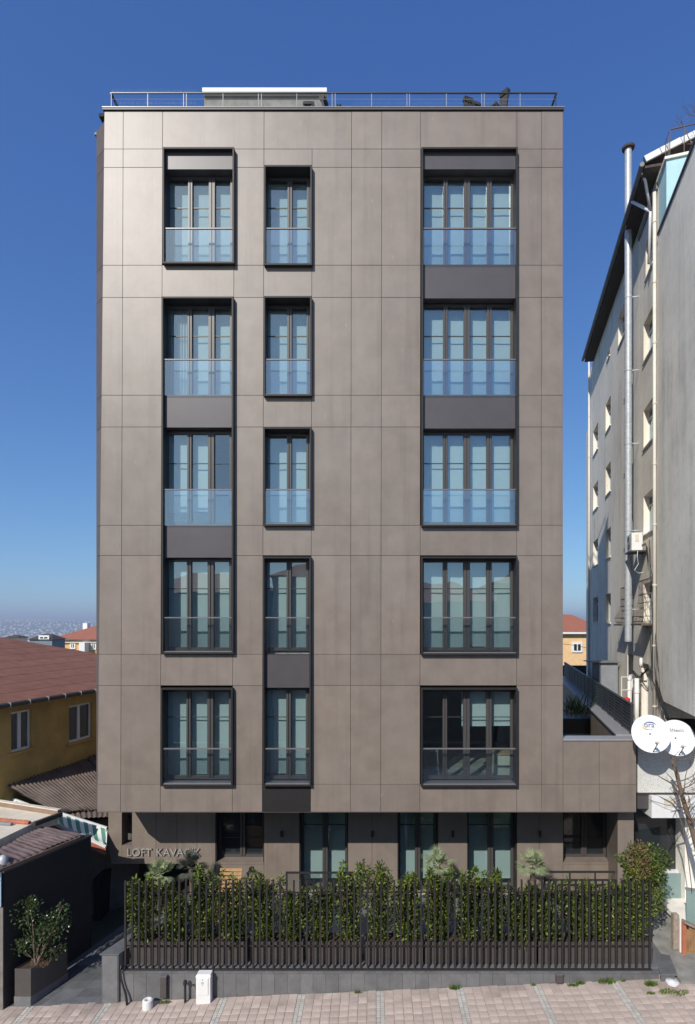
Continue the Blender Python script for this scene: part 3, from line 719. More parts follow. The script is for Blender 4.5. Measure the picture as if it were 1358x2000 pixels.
# palms
def palm(px, py, Y, r_, label, m, n=24, seed=1):
    r = random.Random(seed); c = P(px,py,Y); t_ = thing('dwarf_palm', label, 'palm', (c.x,Y,ZF), 'potted palms on the terrace')
    MB().lathe((c.x,Y,ZF),[(0,0),(.16,0),(.2,.32),(.17,.32),(.16,.28),(0,.28)],16).build('pot', M['planter'], t_)
    MB().tube([(c.x,Y,ZF+.25),(c.x+.02,Y,(ZF+c.z)/2),(c.x,Y,c.z-.05)],[.07,.065,.075],8).build('trunk', M['bark'], t_)
    fr = MB()
    for k in range(n):
        az = r.uniform(0,2*math.pi); el_ = r.uniform(-.35,1.45); L = r_*r.uniform(.75,1.1)
        d = V((math.cos(az)*math.cos(el_), math.sin(az)*math.cos(el_), math.sin(el_)))
        st = c+d*L*.45; side = d.cross(V((0,0,1))).normalized() if abs(d.z) < .99 else V((1,0,0)); up = side.cross(d)
        fr.tube([c-d*.02, st], [.008,.005], 4)
        for q in range(15):
            a = (q/14-.5)*2.7; ld = (d*math.cos(a)+side*math.sin(a)).normalized(); l = L*.62*(1-.25*abs(a)/1.15)
            w_ = ld.cross(up).normalized()*.0105*r_/.5; tip = st+ld*l-V((0,0,.10*l))+up*r.uniform(-.02,.02); md = st+ld*l*.5+up*.01
            fr.add([st, md+w_, tip, md-w_],[(0,1,2,3)])
    fr.build('fronds', m, t_)
palm(312,1708,16.2,.52,'pale green palm left of the lettering on the brown wall', M['palm'], seed=1)
palm(374,1695,16.5,.56,'dark grey palm in front of the last wall letters', M['palmd'], 30, seed=2)
palm(857,1690,16.2,.58,'pale palm in front of the middle terrace door', M['palm'], 26, seed=3)
palm(1040,1692,16.2,.56,'pale palm below the right end of the overhang between door and window', M['palm'], 26, seed=4)

# terrace furniture and glass screen
c0 = P(447,1718,16.0)
ch = thing('wooden_lounger', 'slatted wooden garden lounger with raised back behind the hedge', 'lounger', (c0.x,16.2,ZF))
for k in range(9):
    f = k/8; MB().box(c0.x-.34, c0.x+.3, 16.0+.34*f, 16.035+.34*f, ZF+.55+.8*f-.036, ZF+.55+.8*f+.036).build('slat', M['wood2'], ch)
for u in (-.28,.26):
    MB().bar((c0.x+u,16.04,ZF+.46),(c0.x+u,16.41,ZF+1.34),.04,.04).build('back_frame', M['wood2'], ch)
    for v in (15.2,16.0): MB().box(c0.x+u-.025,c0.x+u+.025,v-.025,v+.025,ZF,ZF+.42).build('leg', M['wood2'], ch)
    MB().box(c0.x+u-.03,c0.x+u+.03,15.15,16.05,ZF+.421,ZF+.47).build('side_rail', M['wood2'], ch)
for k in range(6): MB().box(c0.x-.34,c0.x+.3,15.17+k*.14,15.27+k*.14,ZF+.471,ZF+.5).build('slat', M['wood2'], ch)
for nm, px in (('left','405'),('right','505')):
    px = int(px); c1 = P(px,1722,16.3); t_ = thing('folding_chair', 'dark folding chair frame leaning on the terrace '+nm+' of the wooden lounger', 'chair', (c1.x,16.3,ZF), 'folding chairs')
    for u in (-.2,.2):
        MB().bar((c1.x-.25+u*.2,16.3+u,ZF+1.38),(c1.x+.25+u*.2,16.3+u,ZF),.03,.04).build('leg', M['rail'], t_)
        MB().bar((c1.x+.2+u*.2,16.3+u,ZF+.8),(c1.x-.2+u*.2,16.3+u,ZF),.03,.04).build('leg', M['rail'], t_)
    MB().box(c1.x-.2,c1.x+.1,16.12,16.48,ZF+.48,ZF+.52).build('seat', M['rail'], t_)
    MB().bar((c1.x-.25,16.1,ZF+1.33),(c1.x-.25,16.5,ZF+1.33),.03,.12).build('backrest', M['rail'], t_)
a, b = P(560,1706,16.4), P(689,1706,16.4)
gs = thing('glass_screen', 'glass balustrade with dark top rail in front of the left terrace door', 'balustrade', ((a.x+b.x)/2,16.4,ZF))
MB().poly([(a.x,16.4,ZF),(b.x,16.4,ZF),(b.x,16.4,a.z),(a.x,16.4,a.z)]).build('pane', M['bal'], gs); MB().box(a.x,b.x,16.38,16.42,a.z,a.z+.05).build('top_rail', M['rail'], gs)
for x in (a.x,b.x): MB().box(x-.025,x+.025,16.375,16.425,ZF,a.z+.051).build('post', M['rail'], gs)
a, b = P(1064,1703,16.6), P(1212,1703,16.6)
gs = thing('terrace_railing', 'dark two-bar railing in front of the right ground floor window', 'railing', ((a.x+b.x)/2,16.6,ZF))
for z in (a.z, a.z-.24): MB().box(a.x,b.x,16.58,16.62,z-.025,z+.025).build('rail', M['rail'], gs)
for k in range(4): x = a.x+(b.x-a.x)*k/3; MB().box(x-.02,x+.02,16.585,16.615,ZF,a.z-.025).build('post', M['rail'], gs)

# right end wall of the terrace and rag
rw = thing('side_wall', 'low grey coped wall running back from the right end of the fence', 'wall', (7.4,14.4,0))
A0, A1, A2, A3 = V((7.0,13.72,0)), V((7.34,13.72,0)), V((7.98,15.9,0)), V((7.68,15.9,0)); zt3 = zt+.03
MB().hexa([(p.x,p.y,gz(p.x)-.2) for p in (A0,A1,A2,A3)],[(p.x,p.y,zt3-.05) for p in (A0,A1,A2,A3)]).build('core', M['slab'], rw)
e = .04; MB().hexa([(A0.x-e,A0.y-e,zt3-.049),(A1.x+e,A1.y-e,zt3-.049),(A2.x+e,A2.y,zt3-.049),(A3.x-e,A3.y,zt3-.049)],[(A0.x-e,A0.y-e,zt3),(A1.x+e,A1.y-e,zt3),(A2.x+e,A2.y,zt3),(A3.x-e,A3.y,zt3)]).build('coping', M['slabcap'], rw, bevel=.006)
mb = MB(); c1 = V((7.2,13.58,gz(7.2)+.055)); rr_ = random.Random(8)
mb.lathe(c1, [(.0,-.06)]+[(.15*math.sin(math.pi*k/7)*rr_.uniform(.75,1.15), -.055+.13*k/7) for k in range(1,7)]+[(0,.07)], 9)
o = mb.build('crumpled_rag', M['white'], None); tag(o, 'crumpled white rag lying at the foot of the right wall end', 'rag')

# ------------------------------------------------------------------ small street things
def gp(px, Y): x = XW(px,Y); return x, gz(x)
xa, za = gp(383,13.62); xb = XW(411,13.62); ztb = ZW(1904,13.62)
ub = thing('utility_box', 'white gas meter box standing against the low wall', 'utility box', ((xa+xb)/2,13.7,za))
MB().box(xa,xb,13.62,13.81,za-.02,ztb-.05).build('body', M['white'], ub, bevel=.008)
MB().hexa([(xa-.01,13.6,ztb-.049),(xb+.01,13.6,ztb-.049),(xb+.01,13.815,ztb-.049),(xa-.01,13.815,ztb-.049)],[(xa+.02,13.63,ztb),(xb-.0,13.63,ztb),(xb-.0,13.81,ztb),(xa+.02,13.81,ztb)]).build('lid', M['white'], ub)
MB().box(xa+.03,xb-.05,13.604,13.6195,za+.22,ztb-.08).build('door', M['white'], ub, bevel=.004)
MB().lathe(((xa+xb)/2-.01,13.6035,ztb-.19),[(.026,0),(.026,.003),(.016,.003),(.016,0)],16,(0,-1,0)).build('logo', M['inkg'], ub)
MB().box((xa+xb)/2-.03,(xa+xb)/2+.01,13.602,13.6038,ztb-.245,ztb-.236).build('logo_mark', M['inkg'], ub)
MB().lathe(((xa+xb)/2-.01,13.6035,ztb-.115),[(0,.004),(.01,.004),(.01,0)],10,(0,-1,0)).build('lock', M['black'], ub)
x, z = gp(362,13.7); zt4 = ZW(1916,13.7)
tp = thing('standpipe', 'black standpipe with tap beside the white meter box', 'tap', (x,13.7,z))
MB().tube([(x,13.7,z-.01),(x,13.7,zt4-.06)],.03,10).build('pipe', M['black'], tp)
MB().lathe((x,13.7,zt4-.09),[(0,0),(.045,0),(.05,.05),(.04,.1),(0,.12)],12).build('head', M['black'], tp)
MB().tube([(x,13.7,zt4-.05),(x+.09,13.66,zt4-.06),(x+.12,13.65,zt4-.1),(x+.12,13.65,zt4-.15)],.014,8).build('spout', M['rail'], tp)
MB().box(x+.05,x+.12,13.66,13.68,zt4-.045,zt4-.03).build('handle', M['rail'], tp)
x, z = gp(288.5,13.55)
o = MB().lathe((x,13.55,z-.01),[(.05,.1),(.05,.215),(.085,.225),(.115,.21),(.12,.03),(.11,0),(0,0)],24).lathe((x,13.55,z+.09),[(0,0),(.05,.0)],24).build('concrete_block', M['white'], None, smooth=False)
tag(o, 'short pale concrete cylinder standing on the pavers', 'block')
def wallbox(x0,x1,y0,y1,label):
    xa, za = gp(x0,13.78); xb = XW(x1,13.78); 
    t_ = thing('wall_box', label, 'box', ((xa+xb)/2,13.8,ZW(y1,13.78)), 'dark boxes on the low wall')
    MB().box(xa,xb,13.74,13.838,max(ZW(y1,13.74),gz(xa)-.02),ZW(y0,13.74)-.02).build('body', M['planter'], t_, bevel=.006)
    MB().box(xa-.008,xb+.008,13.73,13.838,ZW(y0,13.74)-.019,ZW(y0,13.74)).build('lid', M['slabcap'], t_)
wallbox(314,326,1907,1950,'tall narrow dark box fixed to the low wall near its left end')
wallbox(1086,1099,1903,1922,'small dark box fixed to the low wall near its right end')
x, z = gp(247,13.7)
o = MB().tube([P(237,1884,13.78),P(235.5,1897,13.76),P(237,1912,13.76),P(242,1930,13.76),P(246,1942,13.74),(x+.02,13.7,z)],[.018,.02,.022,.024,.028,.03],8).build('cable_duct', M['black'], None, smooth=True)
tag(o, 'black bent cable duct rising beside the grey pier', 'pipe')
def weeds(px, Y, n, r_, h, label):
    x, z = gp(px,Y); r = random.Random(px); mb = MB()
    for _ in range(n):
        a = r.uniform(0,6.28); q = r_*r.random()**.6; bx, by = x+q*math.cos(a), Y+q*.4*math.sin(a)
        hh = h*r.uniform(.4,1.1); d = V((r.gauss(0,.4),r.gauss(0,.3),1)).normalized()*hh; s = V((.007*math.cos(a),.007*math.sin(a),0)); b = V((bx,by,gz(bx)-.003))
        mb.add([b-s*.6,b+s*.6,b+d*.6+s,b+d,b+d*.6-s],[(0,1,2,3,4)])
    o = mb.build('weed_clump', M['grass'], None); tag(o, label, 'weeds', 'weeds at the foot of the wall'); o['kind'] = 'stuff'
weeds(700,13.78,60,.1,.07,'small weed tuft at the foot of the low wall below its middle')
weeds(888,13.78,110,.13,.11,'weed tuft at the wall foot beside the grey cobble strip')
weeds(1120,13.7,110,.14,.1,'low weed tuft right of the small dark wall box')
weeds(1134,13.76,110,.1,.1,'upright weed tuft just right of the small dark wall box')
weeds(1185,13.78,240,.22,.12,'wide weed clump below the right part of the fence')
weeds(1218,13.78,50,.06,.08,'tiny weed tuft left of the right wall end')
weeds(1272,13.6,240,.14,.13,'dense green grass tuft at the right wall end')
weeds(1271,13.3,120,.1,.06,'flat grass patch in front of the dense tuft')
weeds(1315,13.3,320,.35,.08,'long grass strip beside the doorstep of the wooden door')
weeds(1042,13.78,40,.06,.06,'tiny weed in the cobble strip under the fence')
weeds(322,13.72,160,.16,.05,'mossy weeds at the foot of the tall narrow dark box')

# ------------------------------------------------------------------ left: pier, driveway, dark wall
DV = .42
def lw(Y, off=0): return -9.02+DV*(Y-13.74)+off           # line of the dark wall face
dr = MB()
def dz(Y): return max(0, (Y-13.74)*.085)
drv = struct(MB().hexa([(lw(13.72),13.72,-.9),(-6.6,13.72,-.9),(-4.0,20.5,-.9),(lw(20.5),20.5,-.9)],[(lw(13.72),13.72,gz(-9)-.02),(-6.6,13.72,gz(-6.6)-.03),(-4.0,20.5,gz(-6.6)+dz(20.5)-.03),(lw(20.5),20.5,gz(-9)+dz(20.5)-.02)]).build('driveway', M['joint']))
rd = random.Random(2)
Yc = 13.76
while Yc < 18.5:
    xo = rd.uniform(0,.6); x = lw(Yc)-xo+.2
    while x < -6.4+DV*.9*(Yc-13.7):
        xn = x+.6
        def q(X, Y): return (X+DV*(Y-Yc), Y, gz(-9+(X-lw(Yc)))+dz(Y)-.008)
        xA, xB = max(x, lw(Yc)+.01), min(xn, -6.62+DV*.9*(Yc-13.7))
        if xB-xA > .06:
            pts = [q(xA+.003,Yc+.003),q(xB-.003,Yc+.003),q(xB-.003,Yc+.297),q(xA+.003,Yc+.297)]
            MB().hexa([(a,b,c-.02) for a,b,c in pts], pts).build('slate_tile', M['slate'], drv)
        x = xn
    Yc += .3
# pier + flank wall
pr = thing('stone_pier', 'grey slate pier with sloping coped wall running back beside the driveway', 'wall', (-6.5,13.9,gz(-6.5)))
xa, xb = XW(199,13.8), XW(232,13.8); zt5 = ZW(1862,13.8); YE = 17.4
def fl_(x, Y): return x+DV*.93*(Y-13.8)
MB().hexa([(xa,13.8,gz(xa)-.1),(xb,13.8,gz(xb)-.1),(fl_(xb,YE),YE,gz(xb)-.1),(fl_(xa,YE),YE,gz(xa)-.1)],[(xa,13.8,zt5-.03),(xb,13.8,zt5-.03),(fl_(xb,YE),YE,zt5-.03),(fl_(xa,YE),YE,zt5-.03)]).build('body', M['slabcap'], pr)
MB().hexa([(xa+.03,13.785,gz(xa)-.08),(xb-.02,13.785,gz(xb)-.08),(xb-.02,13.799,gz(xb)-.08),(xa+.03,13.799,gz(xa)-.08)],[(xa+.03,13.785,zt5-.05),(xb-.02,13.785,zt5-.05),(xb-.02,13.799,zt5-.05),(xa+.03,13.799,zt5-.05)]).build('front_slab', M['slab'], pr)
e = .03
for k in range(4):
    Ya, Yb2 = 13.8+(YE-13.8)*k/4-(e if k == 0 else 0), 13.8+(YE-13.8)*(k+1)/4-.004
    MB().hexa([(fl_(xa,Ya)-e,Ya,zt5-.029),(fl_(xb,Ya)+e,Ya,zt5-.029),(fl_(xb,Yb2)+e,Yb2,zt5-.029),(fl_(xa,Yb2)-e,Yb2,zt5-.029)],[(fl_(xa,Ya)-e,Ya,zt5),(fl_(xb,Ya)+e,Ya,zt5),(fl_(xb,Yb2)+e,Yb2,zt5),(fl_(xa,Yb2)-e,Yb2,zt5)]).build('cap_stone', M['slabcap'], pr)
# dark wall
zw = E-6.02; YE2 = 16.05
DW = thing('boundary_wall', 'tall black rendered boundary wall shading the driveway at the left', 'wall', (-9.1,14.8,-.4))
MB().hexa([(lw(13.74,-.25),13.74,-.9),(lw(13.74),13.74,-.9),(lw(YE2),YE2,-.9),(lw(YE2,-.25),YE2,-.9)],[(lw(13.74,-.25),13.74,zw-.05),(lw(13.74),13.74,zw-.05),(lw(YE2),YE2,zw-.05),(lw(YE2,-.25),YE2,zw-.05)]).build('body', M['dwall'], DW)
MB().hexa([(lw(13.74,-.28),13.70,zw-.049),(lw(13.74,.03),13.70,zw-.049),(lw(YE2,.03),YE2,zw-.049),(lw(YE2,-.28),YE2,zw-.049)],[(lw(13.74,-.28),13.70,zw),(lw(13.74,.03),13.70,zw),(lw(YE2,.03),YE2,zw),(lw(YE2,-.28),YE2,zw)]).build('coping', M['dkcoping'], DW)
MB().hexa([(lw(13.74,-.6),13.70,-.9),(lw(13.74)-.0,13.70,-.9),(lw(13.74),13.739,-.9),(lw(13.74,-.6),13.739,-.9)],[(lw(13.74,-.6),13.70,ZW(1772,13.72)),(lw(13.74),13.70,ZW(1772,13.72)),(lw(13.74),13.739,ZW(1772,13.72)),(lw(13.74,-.6),13.739,ZW(1772,13.72))]).build('pilaster', M['pillar'], DW)
o = MB().box(lw(13.74,-.9),lw(13.74,-.03),13.66,13.70,ZW(1770,13.7),ZW(1703,13.7)).build('shop_sign', M['signb'], None); tag(o, 'edge of a pale blue sign board at the far left above the pilaster', 'sign')
# planter with camellia
pb = [V((-8.81,13.8,0)),V((-8.40,13.79,0)),V((-8.0,14.74,0)),V((-8.41,14.75,0))]; zg = gz(-8.4)
PL = thing('corner_planter', 'dark metal planter box on a grey plinth at the driveway entrance', 'planter', (-8.4,14.2,zg))
z1_, z2_ = ZW(1947,13.79), ZW(1893,13.79)
MB().hexa([(p.x,p.y,zg-.15) for p in pb],[(p.x,p.y,z1_) for p in pb]).build('plinth', M['slab'], PL)
i_ = [p.lerp((pb[0]+pb[2])/2,.07) for p in pb]
MB().hexa([(p.x,p.y,z1_+.001) for p in [q.lerp((pb[0]+pb[2])/2,.025) for q in pb]],[(p.x,p.y,z2_-.06) for p in [q.lerp((pb[0]+pb[2])/2,.025) for q in pb]]).build('body', M['planter'], PL)
rim = MB()
for k in range(4):
    a, b = pb[k].lerp((pb[0]+pb[2])/2,.02), pb[(k+1)%4].lerp((pb[0]+pb[2])/2,.02); c, d = i_[(k+1)%4], i_[k]
    rim.hexa([(p.x,p.y,z2_-.059) for p in (a,b,c,d)],[(p.x,p.y,z2_) for p in (a,b,c,d)])
rim.build('rim', M['planter'], PL)
MB().prism([(p.x,p.y,z2_-.058) for p in i_],(0,0,.02)).build('soil', M['soil'], PL)
CT = thing('camellia', 'small glossy dark-leaved tree growing in the corner planter', 'tree', (-8.42,14.1,z2_-.04))
cr = random.Random(12); base = V((-8.42,14.05,z2_-.05)); tr = MB(); nodes = []
blobs = [(P(52,1782,14.1),.38),(P(66,1835,14.1),.36),(P(110,1800,14.3),.36),(P(105,1850,14.3),.3),(P(42,1848,13.95),.22),(P(88,1815,14.2),.35),(P(124,1768,14.35),.14),(P(60,1765,14.1),.2)]
for c, r_ in blobs:
    md = base.lerp(c,.5)+V((cr.uniform(-.06,.06),cr.uniform(-.05,.05),.05)); tr.tube([base+V((cr.uniform(-.03,.03),cr.uniform(-.03,.03),0)), md, c],[.022,.014,.005],6)
    for _ in range(5): tr.tube([md.lerp(c,cr.uniform(.2,.9)), c+V((cr.gauss(0,1),cr.gauss(0,.7),cr.gauss(0,1))).normalized()*r_*.8],[.006,.002],4)
tr.build('trunk', M['bark'], CT)
wts = [r_**2 for c, r_ in blobs]
def samp(r):
    c, r_ = r.choices(blobs, wts)[0]; o_ = V((r.gauss(0,1),r.gauss(0,.8),r.gauss(0,1))).normalized(); return c+o_*r_*r.random()**.5, o_
leaves('crown', M['leafd'], CT, 1500, samp, .085, .045, cr)
tu = MB()
for _ in range(140):
    b = V((-8.4+cr.uniform(-.2,.3),14.15+cr.uniform(-.25,.45),z2_-.04)); d = V((cr.gauss(0,.5),cr.gauss(0,.5),1)).normalized()*cr.uniform(.06,.16); s = V((.004,0,0)); tu.add([b-s,b+s,b+d],[(0,1,2)])
tu.build('dry_grass', M['leafb'], CT)

# ------------------------------------------------------------------ left neighbours
def corrugated(name, m, parent, a, b, c, d, waves, amp=.03, th=.01, rag=0, seed=0):
    # a-b is one end (across the ridges), d-c the other; ridges run a->d
    a, b, c, d = map(V, (a,b,c,d)); n = waves*6; r = random.Random(seed); mb = MB(); nn = (b-a).cross(d-a).normalized()
    if nn.z < 0: nn = -nn
    rows = 7; vs = []
    for j in range(rows):
        v = j/(rows-1)
        for i in range(n+1):
            u = i/n; vv = v
            if j in (0, rows-1) and rag: vv = v+(.012*math.sin(i*.9)+.01*r.uniform(-1,1))*rag
            p = (a.lerp(b,u)).lerp(d.lerp(c,u), vv); vs.append(p+nn*(amp*math.cos(u*waves*2*math.pi)+.012*math.sin(j*2.1+u*5)))
    k = len(vs); vs += [p-nn*th for p in vs]
    fs = []
    for j in range(rows-1):
        for i in range(n):
            q = (j*(n+1)+i, j*(n+1)+i+1, (j+1)*(n+1)+i+1, (j+1)*(n+1)+i); fs += [q, tuple(x+k for x in reversed(q))]
    for i in range(n): fs += [(i+1,i,i+k,i+1+k)]; o_ = (rows-1)*(n+1); fs += [(o_+i,o_+i+1,o_+i+1+k,o_+i+k)]
    mb.add(vs, fs); return mb.build(name, m, parent, smooth=True)
# near shed
zr = zw+.10; S1 = thing('lean_to_shed', 'shed with ribbed brown sheet roof behind the black boundary wall', 'shed', (-10,15,-.4))
corrugated('roof_sheet', M['corr'], S1, (lw(13.3,-.04),13.3,zr-.03),(lw(14.75,-.04),14.75,zr-.03),(-9.58,15.0,zr+.14),(-9.75,13.3,zr+.14), 9, .02, rag=.6, seed=1)
corrugated('roof_sheet', M['corr'], S1, (lw(14.7,-.04),14.7,zr-.0),(lw(15.8,-.04),15.8,zr-.0),(-9.45,16.0,zr+.15),(-9.56,14.95,zr+.165), 8, .02, rag=.6, seed=2)
MB().bar((lw(13.5,-.03),13.5,zw+.035),(lw(15.75,-.03),15.75,zw+.04),.05,.06).build('eave_board', M['trim'], S1)
MB().hexa([(-9.7,13.9,-.9),(lw(13.9,-.3),13.9,-.9),(lw(15.6,-.3),15.6,-.9),(-9.4,15.7,-.9)],[(-9.7,13.9,zw-.1),(lw(13.9,-.3),13.9,zw-.1),(lw(15.6,-.3),15.6,zw-.1),(-9.4,15.7,zw-.05)]).build('wall', M['pillar'], S1)
o = MB().lathe(V((lw(13.95,-.25),13.95,zr-.0)),[(0,.2),(.07,.17),(.11,.1),(.12,0),(.12,-.08),(0,-.08)],16).build('roof_vent', M['steel'], S1, smooth=True)
# cream flat roof
zc = E-5.64; S2 = thing('flat_roof_shed', 'low shed with cream flat roof, brown edging and a red tile strip', 'shed', (-11.5,17.5,-.4))
MB().prism([(-13,17.4,zc-.25),(-13,14.2,zc-.25),(-9.85,14.2,zc-.25),(-9.62,15.9,zc-.25),(-9.27,16.55,zc-.25),(-11.55,17.4,zc-.25)],(0,0,.25)).build('flat_roof', M['cream'], S2)
MB().prism([(-12.8,17.2,-.9),(-12.8,14.4,-.9),(-9.95,14.4,-.9),(-9.75,15.9,-.9),(-9.5,16.4,-.9),(-11.5,17.2,-.9)],(0,0,zc-.251+.9)).build('wall', M['pillar'], S2)
MB().bar(V((-11.9,17.55,zc+.06)),V((-9.25,16.58,zc+.06)),.10,.16).build('edge_board', M['trim'], S2)
MB().bar(V((-11.9,17.55,zc+.157)),V((-9.25,16.58,zc+.157)),.13,.03).build('edge_cap', M['cream'], S2)
MB().bar(V((-9.2,16.6,zc+.03)),V((-9.5,15.75,zc+.03)),.10,.12).build('end_board', M['dkcoping'], S2)
tl = MB()
for k in range(12): a = V((-11.6+k*.16,16.25-k*.035,zc+.04)); tl.tube([a,a+V((.17,-.037,0))],[.075,.06],8)
tl.build('tile_strip', M['tile'], S2); MB().tube([(-11.8,16.0,zc+.05),(-10.1,15.72,zc+.04)],.05,8).build('gutter', M['gutter'], S2)
# awnings
def awn(name, a, b, c, d, label, drop=.22, m='awning'):
    a, b, c, d = map(V,(a,b,c,d)); t_ = thing(name, label, 'awning', tuple((a+b+c+d)/4-V((0,0,.3))), 'striped awnings')
    n_ = 24; up = []; lo = []
    mb = MB(); vs = []
    for j in range(7):
        v = j/6
        for i in range(n_+1): p = a.lerp(b,i/n_).lerp(d.lerp(c,i/n_),v); p.z -= .10*math.sin(math.pi*v); vs.append(p)
    mb.add(vs,[(j*(n_+1)+i,j*(n_+1)+i+1,(j+1)*(n_+1)+i+1,(j+1)*(n_+1)+i) for j in range(6) for i in range(n_)])
    fab = mb.build('canopy', M[m], t_, smooth=True); fab.modifiers.new('s','SOLIDIFY').thickness = .008
    MB().bar(d-V((0,0,.05)),c-V((0,0,.05)),.06,.09).build('front_rail', M['white'], t_)
    MB().poly([d-V((0,0,.1)),c-V((0,0,.1)),c-V((0,0,.1+drop)),d-V((0,0,.1+drop))]).build('valance', M['tile'], t_).modifiers.new('s','SOLIDIFY').thickness = .006
    MB().bar(a,b,.06,.06).build('back_rail', M['white'], t_)
    for p, q in ((a,d),(b,c)): MB().bar(p-V((0,0,.05)),q-V((0,0,.08)),.03,.03).build('arm', M['white'], t_)
awn('striped_awning', P(118,1588,17.75), P(209,1617,17.68), P(207,1650,17.25), P(99,1602,17.1), 'green and white striped awning just left of the brown building corner')
awn('striped_awning', P(2,1552,18.2), P(56,1572,17.6), P(46,1577,17.2), P(-10,1560,17.55), 'second striped awning end showing beyond the cream flat roof', m='awning2')
# old corrugated roofs against the yellow house
def yw(Y): return -11.61+.228*(Y-17.5)
S3 = thing('sheet_roof_shed', 'weathered ribbed brown sheet roof between yellow house and brown building', 'shed', (-10,20,-.4))
zy = E-5.1
corrugated('roof_sheet', M['corr2'], S3, (yw(17.7)+.02,17.7,zy),(yw(21.2)+.02,21.2,zy+.05),(-8.0,18.75,zy-1.0),(-10.05,17.75,zy-.86), 26, .03, rag=1, seed=4)
corrugated('roof_sheet', M['corr2'], S3, (yw(21.1)+.02,21.1,zy+.09),(yw(26)+.02,26,zy+.05),(-7.95,22.4,zy-.85),(-8.0,18.6,zy-.93), 26, .03, rag=1, seed=5)
corrugated('roof_sheet', M['corr'], S3, (-9.5,19.2,zy-.6),(-8.8,20.6,zy-.52),(-7.96,18.9,zy-.84),(-8.0,18.0,zy-.90), 9, .03, rag=1.2, seed=6) if False else None
corrugated('roof_sheet', M['corr2'], S3, (-9.9,18.05,zy-.90),(-7.6,18.9,zy-.94),(-7.6,18.35,zy-1.15),(-9.6,17.85,zy-1.08), 14, .028, rag=1, seed=7)
MB().hexa([(yw(18.6)+.1,18.7,-.9),(-9.3,18.0,-.9),(-8.0,19.0,-.9),(yw(25.5)+.1,25.5,-.9)],[(yw(18.6)+.1,18.7,zy-1.3),(-9.3,18.6,zy-1.4),(-8.0,19.4,zy-1.5),(yw(25.5)+.1,25.5,zy-1.3)]).build('wall', M['pillar'], S3)
# yellow house
YH = thing('yellow_house', 'low ochre yellow house with brown shingle hip roof and white windows', 'house', (-15,22,-.4))
ze = E-2.43; nrm = V((-1,.228,0)).normalized(); dep = 12.0
def hp(Y, off, z): p = V((yw(Y),Y,0))+nrm*off; return V((p.x,p.y,z))
Y0, Y1 = 17.45, 28.0
wins = [(17.95,18.95),(20.35,21.65)]
zt_, zb_ = None, None
wl = MB()
cuts = [Y0]; 
def wy(px): k = (px-CX)/F; return (-11.61-.228*17.5)/(k-.228)
wlist = [(wy(22),wy(62),ZW(1388,wy(42)),ZW(1466,wy(42))),(wy(135),wy(180),ZW(1375,wy(157)),ZW(1446,wy(157)))]
prev = Y0
def ywall(a, b, z0, z1): wl.hexa([hp(a,0,z0),hp(b,0,z0),hp(b,.3,z0),hp(a,.3,z0)],[hp(a,0,z1),hp(b,0,z1),hp(b,.3,z1),hp(a,.3,z1)])
for a, b, zt_, zb_ in wlist:
    ywall(prev,a,-.9,ze); ywall(a,b,-.9,zb_); ywall(a,b,zt_,ze); prev = b
ywall(prev,Y1,-.9,ze)
wl.hexa([hp(Y0,.3,-.9),hp(Y1,.3,-.9),hp(Y1,dep,-.9),hp(Y0,dep,-.9)],[hp(Y0,.3,-.85),hp(Y1,.3,-.85),hp(Y1,dep,-.85),hp(Y0,dep,-.85)])
wl.hexa([hp(Y1-.3,.3,-.9),hp(Y1,.3,-.9),hp(Y1,dep,-.9),hp(Y1-.3,dep,-.9)],[hp(Y1-.3,.3,ze),hp(Y1,.3,ze),hp(Y1,dep,ze),hp(Y1-.3,dep,ze)])
wl.hexa([hp(Y0,.3,-.9),hp(Y0+.3,.3,-.9),hp(Y0+.3,dep,-.9),hp(Y0,dep,-.9)],[hp(Y0,.3,ze),hp(Y0+.3,.3,ze),hp(Y0+.3,dep,ze),hp(Y0,dep,ze)])
wd_ = MB(); wd_.hexa([hp(Y0+.3,1.6,-.8),hp(Y1-.3,1.6,-.8),hp(Y1-.3,1.7,-.8),hp(Y0+.3,1.7,-.8)],[hp(Y0+.3,1.6,ze),hp(Y1-.3,1.6,ze),hp(Y1-.3,1.7,ze),hp(Y0+.3,1.7,ze)])
wl.build('wall', M['yellow'], YH); wd_.build('inner_wall', M['dark'], YH)
for a, b, zt_, zb_ in wlist:
    f = MB(); 
    def fb_(Ya,Yb,za,zb,o0=.08,o1=.15): f.hexa([hp(Ya,o0,za),hp(Yb,o0,za),hp(Yb,o1,za),hp(Ya,o1,za)],[hp(Ya,o0,zb),hp(Yb,o0,zb),hp(Yb,o1,zb),hp(Ya,o1,zb)])
    m_ = a+(b-a)*.48
    fb_(a,a+.07,zb_,zt_); fb_(b-.07,b,zb_,zt_); fb_(a+.07,b-.07,zb_,zb_+.08); fb_(a+.07,b-.07,zt_-.07,zt_); fb_(m_-.06,m_+.06,zb_+.08,zt_-.07,.075,.15)
    W = f.build('window', M['pvc'], YH)
    for q0, q1 in ((a+.07,m_-.06),(m_+.06,b-.07)):
        g_ = MB(); g_.hexa([hp(q0,.11,zb_+.08),hp(q1,.11,zb_+.08),hp(q1,.12,zb_+.08),hp(q0,.12,zb_+.08)],[hp(q0,.11,zt_-.07),hp(q1,.11,zt_-.07),hp(q1,.12,zt_-.07),hp(q0,.12,zt_-.07)]); g_.build('pane', M['gpane'], W)
    s_ = MB(); s_.hexa([hp(a-.12,-.07,zb_-.08),hp(b+.12,-.07,zb_-.08),hp(b+.12,.07,zb_-.08),hp(a-.12,.07,zb_-.08)],[hp(a-.12,-.07,zb_-.005),hp(b+.12,-.07,zb_-.005),hp(b+.12,.07,zb_-.005),hp(a-.12,.07,zb_-.005)]); s_.build('sill', M['yellow'], W)
